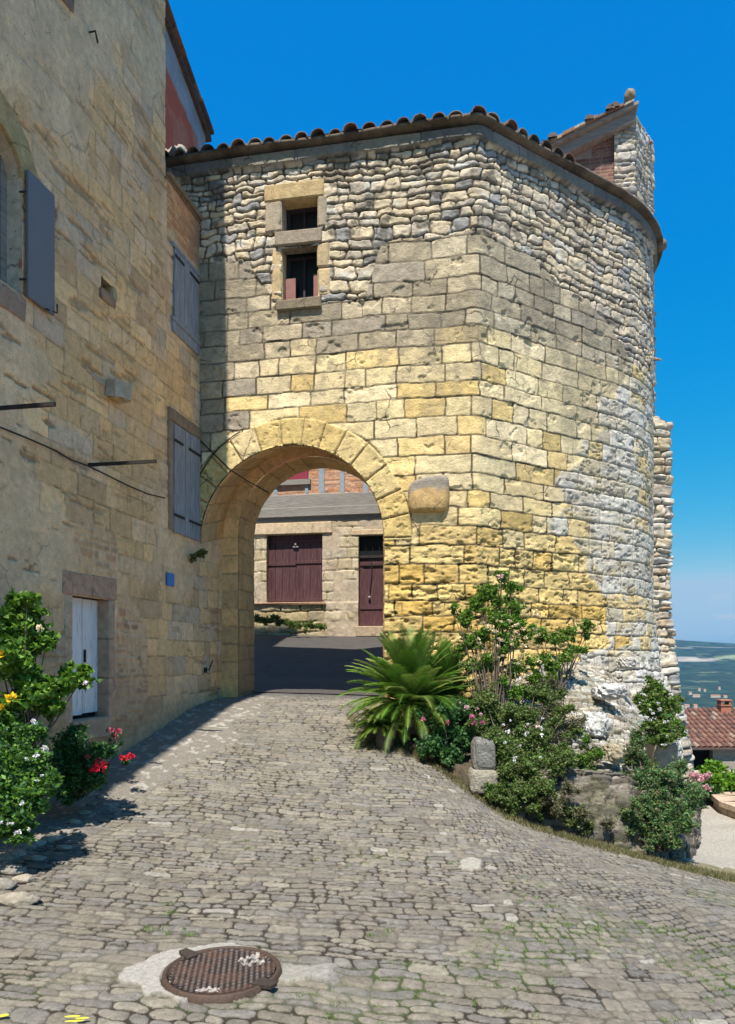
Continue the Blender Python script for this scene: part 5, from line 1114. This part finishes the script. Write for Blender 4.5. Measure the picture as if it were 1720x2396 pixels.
# left
shrub('rose_shrub', 'tall bright green shrub with yellow roses in front of the white door at the left', 'shrub', at(70, 1780, 7.7),
      [(42, 1412, 7.7, .13), (20, 1470, 7.7, .20), (75, 1500, 7.7, .20), (-10, 1540, 7.6, .24), (40, 1560, 7.6, .20), (110, 1500, 7.8, .12), (70, 1620, 7.7, .20), (110, 1640, 7.8, .16), (150, 1610, 7.8, .15), (190, 1590, 7.9, .12), (0, 1660, 7.5, .22), (20, 1720, 7.5, .18)],
      6200, .062, BRG, 3, asp=.75, fl=[(25, 1632, 7.3, .055, YE), (5, 1530, 7.3, .04, YE), (5, 1655, 7.3, .035, YE), (95, 1470, 7.5, .04, (.75, .62, .40)), (85, 1700, 7.4, .04, WH), (78, 1688, 7.4, .03, WH), (198, 1600, 7.7, .03, (.7, .6, .65))])
shrub('flowering_bush', 'dense green bush starred with white flowers at the bottom of the left wall', 'bush', at(30, 1960, 6.9),
      [(20, 1800, 7.0, .28), (70, 1780, 7.1, .20), (95, 1830, 7.1, .16), (30, 1880, 6.8, .22), (-20, 1850, 6.8, .3), (70, 1890, 6.9, .12), (10, 1935, 6.7, .14), (55, 1925, 6.7, .08), (60, 1720, 7.2, .14)],
      9000, .045, BRG[:3] + DKG, 4, asp=.55, fl=scat(85, 1790, 25, 60, 6.9, 7, .020, WH) + scat(40, 1900, 45, 50, 6.6, 7, .020, WH))
shrub('geranium_bush', 'dark green bush with big red blooms below the white door', 'bush', at(190, 1858, 8.7),
      [(175, 1715, 8.9, .12), (160, 1760, 8.8, .22), (195, 1780, 8.7, .22), (145, 1805, 8.7, .22), (210, 1820, 8.6, .18), (130, 1840, 8.6, .16), (235, 1760, 8.7, .10), (175, 1835, 8.6, .16), (240, 1800, 8.6, .08)],
      9000, .04, DKG, 5, asp=.6, fl=[(235, 1795, 8.25, .075, RD_), (220, 1800, 8.25, .05, RD_), (231, 1778, 8.3, .035, RD_), (205, 1770, 8.3, .03, (.5, .12, .1))])
shrub('pink_geranium', 'small spindly plant with pink flowers at the foot of the door threshold', 'plant', at(268, 1760, 9.6),
      [(268, 1720, 9.6, .09), (260, 1745, 9.6, .08)], 240, .03, DKG, 6, fl=[(262, 1708, 9.4, .04, (.5, .1, .16)), (277, 1712, 9.4, .04, (.5, .1, .16)), (270, 1722, 9.4, .03, (.5, .1, .16))])
shrub('red_ground_flower', 'low plant with scarlet flowers lying on the shaded ground right of the pink one', 'plant', at(295, 1790, 9.3),
      [(296, 1782, 9.3, .07)], 160, .03, DKG, 7, fl=[(285, 1774, 9.2, .04, RD_), (300, 1772, 9.2, .045, RD_), (310, 1770, 9.2, .035, RD_)])
shrub('wall_tuft', 'small dark tuft growing out of the wall joint under the tall shutter', 'plant', at(470, 1300, 13.4), [(470, 1298, 13.3, .10)], 260, .05, OLG, 8, stems=0)
# cycad fountain of feathery fronds
def frondplant(name, label, cat, px, py, Y, n, L0, seed, pal, lw=.10, erect=.6, group=None, width=.012):
    x0, y0, z0 = at(px, py, Y); t = thing(name, label, cat, (x0, y0, z0 - .25), group); g = random.Random(seed); st = MB(); V = []; Fc = []; C = []
    st.tube([(x0, y0, z0-.45), (x0+.01, y0, z0-.2), (x0, y0, z0+.02)], [.13, .15, .09], 10, (.9, .8, .6))
    st.build('trunk', M['bark'], t)
    for i in range(n):
        az = 2*math.pi*(i*.618034) + g.uniform(-.3, .3); el = R_(g.uniform(-22, 84))*erect + R_(12); L = L0*g.uniform(.75, 1.1); dx, dy = math.cos(az), math.sin(az); K = 30; pts = []; p = np.array([x0, y0, z0]); e = el; stp = L/K
        for k in range(K+1):
            pts.append(p.copy()); d = np.array([dx*math.cos(e), dy*math.cos(e), math.sin(e)]); p = p + d*stp; e -= (.016 + .05*(k/K)**1.5)*(1.25 - .5*el)
        side = np.array([-dy, dx, 0]); base = pal[g.randrange(len(pal))]; br = g.uniform(.75, 1.3)
        for k in range(K):                                  # thin midrib
            w = .006*(1 - k/K) + .002; a_, b_ = pts[k], pts[k+1]; n0 = len(V); V += [a_-side*w, a_+side*w, b_+side*w, b_-side*w]; Fc.append((n0, n0+1, n0+2, n0+3)); C += [tuple(c*1.3*br for c in base)]*4
        for k in range(2, K):
            for h_ in (0, .5):
                q = pts[k]*(1-h_) + pts[k+1]*h_; fwd = pts[k+1] - pts[k]; fwd = fwd/np.linalg.norm(fwd); upv = np.cross(side, fwd)*-1
                ll = lw*L0*math.sin(math.pi*min(1, (k/K)*.92 + .12))**.6*g.uniform(.85, 1.15)
                for sg in (-1, 1):
                    d = side*sg*.75 + fwd*.85 + upv*.12*g.uniform(-.5, 1) + np.array([0, 0, -.10]); d = d/np.linalg.norm(d); tip = q + d*ll; wv = fwd*width*.5*L0
                    n0 = len(V); V += [q - wv, q + wv, q + d*ll*.55 + wv*.8 + np.array([0, 0, .006]), tip]; Fc.append((n0, n0+1, n0+2, n0+3)); cc = tuple(c*br*g.uniform(.75, 1.25) for c in base); C += [cc]*4
    mk('fronds', np.array(V), np.array(Fc), M['leaf'], t, np.array(C)); return t
FG = [(.12, .23, .025), (.15, .27, .035), (.08, .17, .02), (.19, .30, .05), (.22, .29, .07)]
frondplant('cycad', 'large feathery cycad palm spreading beside the right foot of the arch', 'palm', 962, 1650, 11.75, 210, 1.30, 11, FG, .17, .95, width=.012)
frondplant('cycad', 'upright dark green palm plume just behind the large spreading cycad', 'palm', 1045, 1640, 12.1, 90, 1.05, 41, FG[:3], .17, 1.15, width=.012)
frondplant('fern', 'drooping yellow green fern in front of the cycad at the edge of the setts', 'fern', 900, 1700, 11.35, 44, .52, 12, [(.14, .22, .03), (.18, .24, .05), (.10, .18, .03)], .22, .5, width=.03)
# bushes of the bank
shrub('pink_flower_bush', 'low round green bush with magenta and pale pink flowers left of the stone pedestal', 'bush', at(1050, 1800, 10.9),
      [(1000, 1680, 11.2, .17), (1045, 1700, 11.0, .20), (1085, 1730, 10.9, .16), (1020, 1740, 10.9, .18), (1060, 1775, 10.8, .17), (995, 1755, 10.9, .10), (1090, 1680, 11.2, .12)],
      8500, .042, DKG + [(.07, .16, .05)], 13, asp=.7, fl=[(990, 1682, 10.7, .03, PK), (1046, 1692, 10.6, .035, (.6, .12, .16)), (1105, 1678, 10.7, .045, PK), (1110, 1692, 10.7, .04, PK), (1128, 1690, 10.7, .04, PK), (1092, 1656, 10.9, .04, LP), (1075, 1648, 11, .035, LP), (1118, 1660, 10.9, .035, LP), (1125, 1672, 10.8, .03, LP), (1060, 1652, 11, .03, LP)])
shrub('climbing_rose', 'tall thin rose shrub with bare stems and pale blossoms rising against the yellow stone', 'shrub', at(1160, 1770, 11.3),
      [(1150, 1385, 11.8, .17), (1195, 1375, 11.8, .14), (1110, 1420, 11.8, .14), (1090, 1450, 11.8, .13), (1160, 1440, 11.7, .20), (1210, 1430, 11.8, .14), (1120, 1490, 11.7, .16), (1180, 1500, 11.7, .20), (1230, 1490, 11.8, .15), (1140, 1560, 11.7, .18), (1200, 1570, 11.7, .18), (1065, 1420, 11.8, .08), (1240, 1550, 11.8, .12), (1100, 1560, 11.7, .14), (1160, 1620, 11.6, .18), (1080, 1520, 11.8, .10), (1225, 1620, 11.6, .15), (1130, 1400, 11.8, .15), (1175, 1350, 11.8, .12), (1200, 1460, 11.7, .16), (1100, 1500, 11.7, .12), (1255, 1590, 11.7, .13)],
      14000, .040, BRG[:4] + OLG[:1], 14, asp=.6, stemr=.013, fl=scat(1190, 1500, 75, 75, 11.4, 34, .03, (.72, .58, .40)) + [(1172, 1348, 11.4, .05, (.72, .5, .42))])
shrub('broad_bush', 'broad dark mixed bush right of the stone pedestal, sprinkled with tiny white flowers', 'bush', at(1200, 1880, 10.3),
      [(1140, 1650, 11.2, .18), (1120, 1700, 10.9, .13), (1200, 1680, 11.0, .24), (1190, 1760, 10.6, .24), (1250, 1740, 10.7, .22), (1180, 1840, 10.3, .20), (1240, 1810, 10.4, .18), (1300, 1690, 11.0, .15), (1150, 1880, 10.1, .10), (1285, 1640, 11.4, .15), (1320, 1770, 10.6, .15), (1250, 1625, 11.6, .16), (1150, 1730, 10.8, .15), (1200, 1880, 9.75, .13), (1195, 1800, 9.95, .17), (1225, 1855, 9.7, .16), (1270, 1840, 9.65, .15), (1180, 1760, 10.1, .16), (1170, 1850, 9.85, .12), (1240, 1800, 9.8, .16), (1300, 1800, 9.75, .13), (1250, 1890, 9.6, .11), (1330, 1780, 9.8, .11), (1270, 1780, 10.4, .16), (1340, 1720, 11.0, .13), (1365, 1800, 10.4, .12), (1310, 1820, 10.2, .13)],
      44000, .036, [(.10, .18, .035), (.13, .22, .045), (.07, .13, .03), (.16, .22, .05), (.15, .15, .06)], 15, asp=.5, fl=scat(1230, 1730, 70, 70, 10.0, 16, .022, WH))
shrub('yellow_green_climber', 'light yellow green climber leaning on the flank above the grey boulder', 'climber', at(1310, 1620, 12.5),
      [(1300, 1500, 12.6, .13), (1335, 1480, 12.8, .12), (1370, 1470, 13, .11), (1320, 1540, 12.5, .14), (1290, 1560, 12.5, .12), (1345, 1520, 12.6, .10), (1290, 1590, 12.3, .11), (1265, 1480, 12.6, .12), (1275, 1540, 12.4, .12)], 4600, .042, [(.15, .26, .03), (.2, .3, .06), (.11, .2, .03)], 16, asp=.6, fl=scat(1310, 1560, 35, 40, 12.2, 8, .025, (.6, .55, .2)))
shrub('dry_bush', 'dry brownish twiggy bush between the climber and the white boulders', 'bush', at(1330, 1800, 10.9), [(1300, 1660, 11.3, .2), (1340, 1700, 11.1, .2), (1290, 1730, 10.8, .15), (1370, 1820, 10.3, .14), (1330, 1845, 10.0, .14), (1250, 1600, 11.7, .15), (1290, 1600, 11.7, .14), (1380, 1760, 10.6, .12), (1260, 1850, 10.0, .14), (1300, 1890, 9.55, .13), (1280, 1870, 9.6, .13), (1330, 1850, 9.6, .12), (1360, 1910, 9.5, .09), (1420, 1930, 9.6, .08)], 9500, .03, [(.15, .13, .07), (.11, .11, .05), (.19, .17, .09), (.08, .10, .04)], 17, asp=.4, stemr=.01)
shrub('low_green_cushion', 'low green cushion plant spreading on the rubble below the cream boulder', 'plant', at(1380, 1800, 10.2), [(1360, 1775, 10.3, .10), (1395, 1765, 10.3, .10), (1335, 1790, 10.2, .09), (1375, 1735, 10.7, .08)], 1500, .03, BRG[:3] + OLG[:1], 18, stems=0)
shrub('moss_tuft', 'moss tuft at the very foot of the rubble revetment', 'plant', at(1330, 1935, 9.6), [(1310, 1900, 9.7, .16), (1350, 1925, 9.6, .12), (1280, 1880, 9.8, .12), (1380, 1930, 9.6, .10)], 2300, .028, OLG, 19, stems=0)
shrub('ivy', 'ivy with small pale flowers hanging down over the grey rendered block', 'ivy', at(1545, 1745, 11.3),
      [(1535, 1620, 11.6, .17), (1565, 1650, 11.6, .16), (1520, 1660, 11.5, .14), (1550, 1700, 11.3, .17), (1580, 1700, 11.5, .12), (1560, 1735, 11.1, .12), (1500, 1640, 11.7, .12), (1585, 1640, 11.8, .10), (1515, 1700, 11.4, .14), (1540, 1660, 11.5, .15)], 8000, .04, BRG[:2] + OLG[:3] + DKG[:1], 20, asp=.7, fl=scat(1530, 1690, 35, 60, 11.0, 16, .022, WH))
shrub('hanging_shrub', 'narrow olive green shrub growing down the rubble between the ivy and the tan capped boulder', 'shrub', at(1500, 1850, 10.3), [(1495, 1740, 10.9, .14), (1500, 1780, 10.7, .16), (1515, 1820, 10.4, .15), (1490, 1720, 11, .1), (1475, 1780, 10.6, .12), (1460, 1820, 10.3, .1)], 5200, .032, OLG[2:] + DKG[:2], 21, asp=.5)
shrub('juniper_bush', 'big loose blue green bush at the right end of the bank', 'bush', at(1545, 1990, 9.7),
      [(1500, 1830, 10.0, .15), (1550, 1830, 9.9, .20), (1590, 1850, 9.9, .17), (1520, 1880, 9.8, .22), (1580, 1890, 9.7, .22), (1480, 1870, 9.9, .12), (1550, 1930, 9.6, .20), (1470, 1905, 9.7, .14), (1625, 1850, 9.9, .12), (1600, 1930, 9.7, .14), (1500, 1930, 9.7, .13), (1530, 1970, 9.5, .12), (1570, 1970, 9.5, .12), (1615, 1890, 9.9, .09)],
      13500, .036, [(.09, .21, .07), (.12, .25, .08), (.06, .14, .05), (.17, .25, .06), (.19, .16, .08)], 22, asp=.45)
shrub('clipped_hedge', 'bright green clipped hedge behind the kerb wall at the right', 'hedge', at(1680, 1880, 14.9), [(1650 + 22*i, 1842 - 4*(i % 2), 15.0 + .15*(i % 3), .30) for i in range(7)], 12000, .07, [(.12, .26, .015), (.16, .31, .02), (.09, .2, .015)], 23, asp=.7, stems=1)
shrub('pink_hydrangea', 'pale pink flowering plant at the left end of the hedge', 'plant', at(1635, 1870, 14.7), [(1635, 1845, 14.8, .22), (1655, 1850, 14.8, .14)], 1100, .06, DKG + BRG[:1], 24, asp=.7, fl=scat(1637, 1835, 24, 24, 14.4, 22, .06, (.62, .36, .38)))
shrub('doorstep_weeds', 'weeds and grass at the foot of the house beyond the arch', 'weeds', G(-.5, 9.1, .62), [(600 + 11*i, 1450 + 1.4*i, 21.9, .11) for i in range(15)], 4200, .06, [(.17, .24, .05), (.22, .26, .08), (.10, .18, .03)], 25, stems=0, asp=.3, leafup=.9)

# grass in the joints and on the dry verge (nobody could count it)
def tufts(name, label, pts, h, pal, seed, per=9, spread=.03):
    g = np.random.default_rng(seed); P = np.repeat(np.array(pts), per, 0); P = P + g.normal(size=P.shape)*[spread, spread, 0]
    n = len(P); d = g.normal(size=(n, 3))*.55; d[:, 2] = 1; d /= np.linalg.norm(d, axis=1)[:, None]; s = np.cross(d, g.normal(size=(n, 3))); s /= np.linalg.norm(s, axis=1)[:, None]
    L = h*(.5 + g.random(n))[:, None]; V = np.stack([P - s*L*.07, P + s*L*.07, P + d*L], 1).reshape(-1, 3); C = np.repeat(np.array(pal)[g.integers(0, len(pal), n)]*(.8+.4*g.random(n))[:, None], 3, 0)
    o = mk(name, V, np.arange(n*3).reshape(-1, 3), M['leaf'], None, C); o['kind'] = 'stuff'; o['label'] = label; o['category'] = 'grass'; return o
g = np.random.default_rng(5); pts = []
while len(pts) < 300:
    Y = g.uniform(3.2, 7.5); X = g.uniform(-1.6, 3.6)*(Y/7.5 + .25)
    if float(fbm(np.array(X*1.1), np.array(Y*1.1), 3, 48)) > .52 and g.random() < np.clip((X + 1.6)/2.5, .12, 1) and math.hypot(X-MAN[0], Y-MAN[1]) > .55: pts.append((X, Y, float(gz(X, Y)) - .015))
for (px, py) in ((575, 1975), (578, 1990), (395, 2110), (385, 2132), (350, 2170), (372, 2165), (418, 2175), (440, 2185), (905, 2180), (870, 2190), (1290, 2165), (1400, 2162)):
    k = (px-CX)/F; m = (HY-py)/F; Y = -2.05/m; pts += [(k*Y + g.normal()*.03, Y + g.normal()*.03, float(gz(k*Y, Y)) - .01) for _ in range(3)]
tufts('joint_grass', 'green grass and moss sprouting in the joints of the setts', pts, .022, [(.13, .25, .02), (.17, .30, .03), (.09, .17, .02)], 31, 22, .018)
pts = []
while len(pts) < 2600:
    X = g.uniform(-.1, 6.5); e_ = np.interp(X, [p[0] for p in EDGE], [p[1] for p in EDGE]); Y = e_ + g.normal()*.16 - .10 - .22*min(1, max(0, X - 1.4)/2)*g.random()
    pts.append((X, Y, float(gz(X, Y)) - .01))
tufts('verge_grass', 'dry tawny grass along the foot of the planted bank', pts, .055, [(.20, .17, .08), (.15, .14, .05), (.11, .13, .04), (.25, .21, .11)], 32, 9, .035)

# loose stones along the edge of the paving, lower left
k = 0; g = random.Random(9); LST = []
for (px, py, r) in ((60, 1985, .10), (90, 1975, .09), (120, 1965, .09), (35, 2000, .11), (150, 1950, .08), (10, 2010, .12), (175, 1925, .08), (200, 1905, .07), (130, 1940, .06), (240, 1880, .06), (215, 1890, .05), (265, 1865, .05), (22, 2040, .12), (5, 2075, .14), (55, 2060, .10), (40, 2110, .14), (150, 1985, .07), (85, 2010, .07), (185, 1950, .06), (285, 1850, .05)):
    kx = (px-CX)/F; m = (HY-py)/F; Y = -2.0/m
    for _ in range(6): Y = float(gz(kx*Y, Y))/m
    lump_ = lump('loose_stone', (kx*Y, Y, float(gz(kx*Y, Y)) + r*.10), (r*g.uniform(.9, 1.3), r*g.uniform(.6, .9), r*.42), 80+k, M['bank'], g.choice([(.42, .36, .27), (.36, .31, .24), (.5, .45, .36), (.3, .27, .22)]), None, 22, .3)
    LST.append((py, lump_)); k += 1

ORD = ['nearest', 'second nearest', 'third nearest', 'fourth nearest', 'fifth nearest', 'sixth nearest', 'seventh nearest', 'eighth nearest', 'ninth nearest', 'tenth nearest', 'tenth farthest', 'ninth farthest', 'eighth farthest', 'seventh farthest', 'sixth farthest', 'fifth farthest', 'fourth farthest', 'third farthest', 'second farthest', 'farthest']
for (py, o_), w_ in zip(sorted(LST, key=lambda q: -q[0]), ORD): tag(o_, 'loose tan stone, %s of those edging the left flower bed' % w_, 'stone', 'loose stones edging the left flower bed')
# far villages
g = random.Random(12); vills = [(1616, 1624, 9), (1630, 1630, 20), (1637, 1615, 7), (1650, 1617, 6), (1675, 1631, 26), (1698, 1632, 10), (1628, 1654, 9), (1608, 1654, 12), (1684, 1612, 6)]
NTH = ['leftmost', 'second from left', 'third from left', 'fourth from left', 'middle one', 'fourth from right', 'third from right', 'second from right', 'rightmost']
for (px, py, w), nth in zip(sorted(vills), NTH):
    kx = (px-CX)/F; m = (HY-py)/F; Y = 1900
    yy = np.array([900, 1700, 2600, 3300, 4200]); zz = np.array([-132, -128, -95, -45, 5])
    best = min(np.linspace(950, 4000, 600), key=lambda q: abs(np.interp(q, yy, zz)/q - m)); Y = best; z = float(np.interp(Y, yy, zz)) + 4
    t = thing('distant_house', 'tiny pale valley house, %s of the far group beyond the cottage' % nth, 'house', (kx*Y, Y, z), 'distant houses in the valley')
    b = MB(); wbox(b, kx*Y-w/2, kx*Y+w/2, Y, Y+9, z-12, z+1, (.45, .42, .38)); b.build('wall', M['stone'], t)
    b = MB(); x0, x1 = kx*Y-w/2-.5, kx*Y+w/2+.5; b.add([(x0, Y-.5, z+.9), (x1, Y-.5, z+.9), (x1, Y+9.5, z+.9), (x0, Y+9.5, z+.9), (x0, Y+4.5, z+2.4), (x1, Y+4.5, z+2.4)], [(0, 1, 5, 4), (2, 3, 4, 5), (0, 4, 3), (1, 2, 5), (3, 2, 1, 0)], (.4, .2, .13)); b.build('roof', M['stone'], t)

# ------------------------------------------------------------------ the air between here and the hills
hm = bpy.data.materials.new('haze'); hm.use_nodes = True; t = hm.node_tree; t.nodes.clear(); out = t.nodes.new('ShaderNodeOutputMaterial'); pv = t.nodes.new('ShaderNodeVolumePrincipled')
pv.inputs['Color'].default_value = (.28, .62, .92, 1); pv.inputs['Density'].default_value = .00007; pv.inputs['Anisotropy'].default_value = .2; t.links.new(pv.outputs[0], out.inputs['Volume'])
x0, x1, y0, y1, z0, z1 = -10100, 10100, -200, 9200, -180, 150
V = [(x, y, z) for z in (z0, z1) for (x, y) in ((x0, y0), (x1, y0), (x1, y1), (x0, y1))]
hz = mk('haze', V, [(3, 2, 1, 0), (4, 5, 6, 7), (0, 1, 5, 4), (1, 2, 6, 5), (2, 3, 7, 6), (3, 0, 4, 7)], hm); hz['kind'] = 'stuff'; hz['label'] = 'thin blue haze over the valley'; hz['category'] = 'haze'
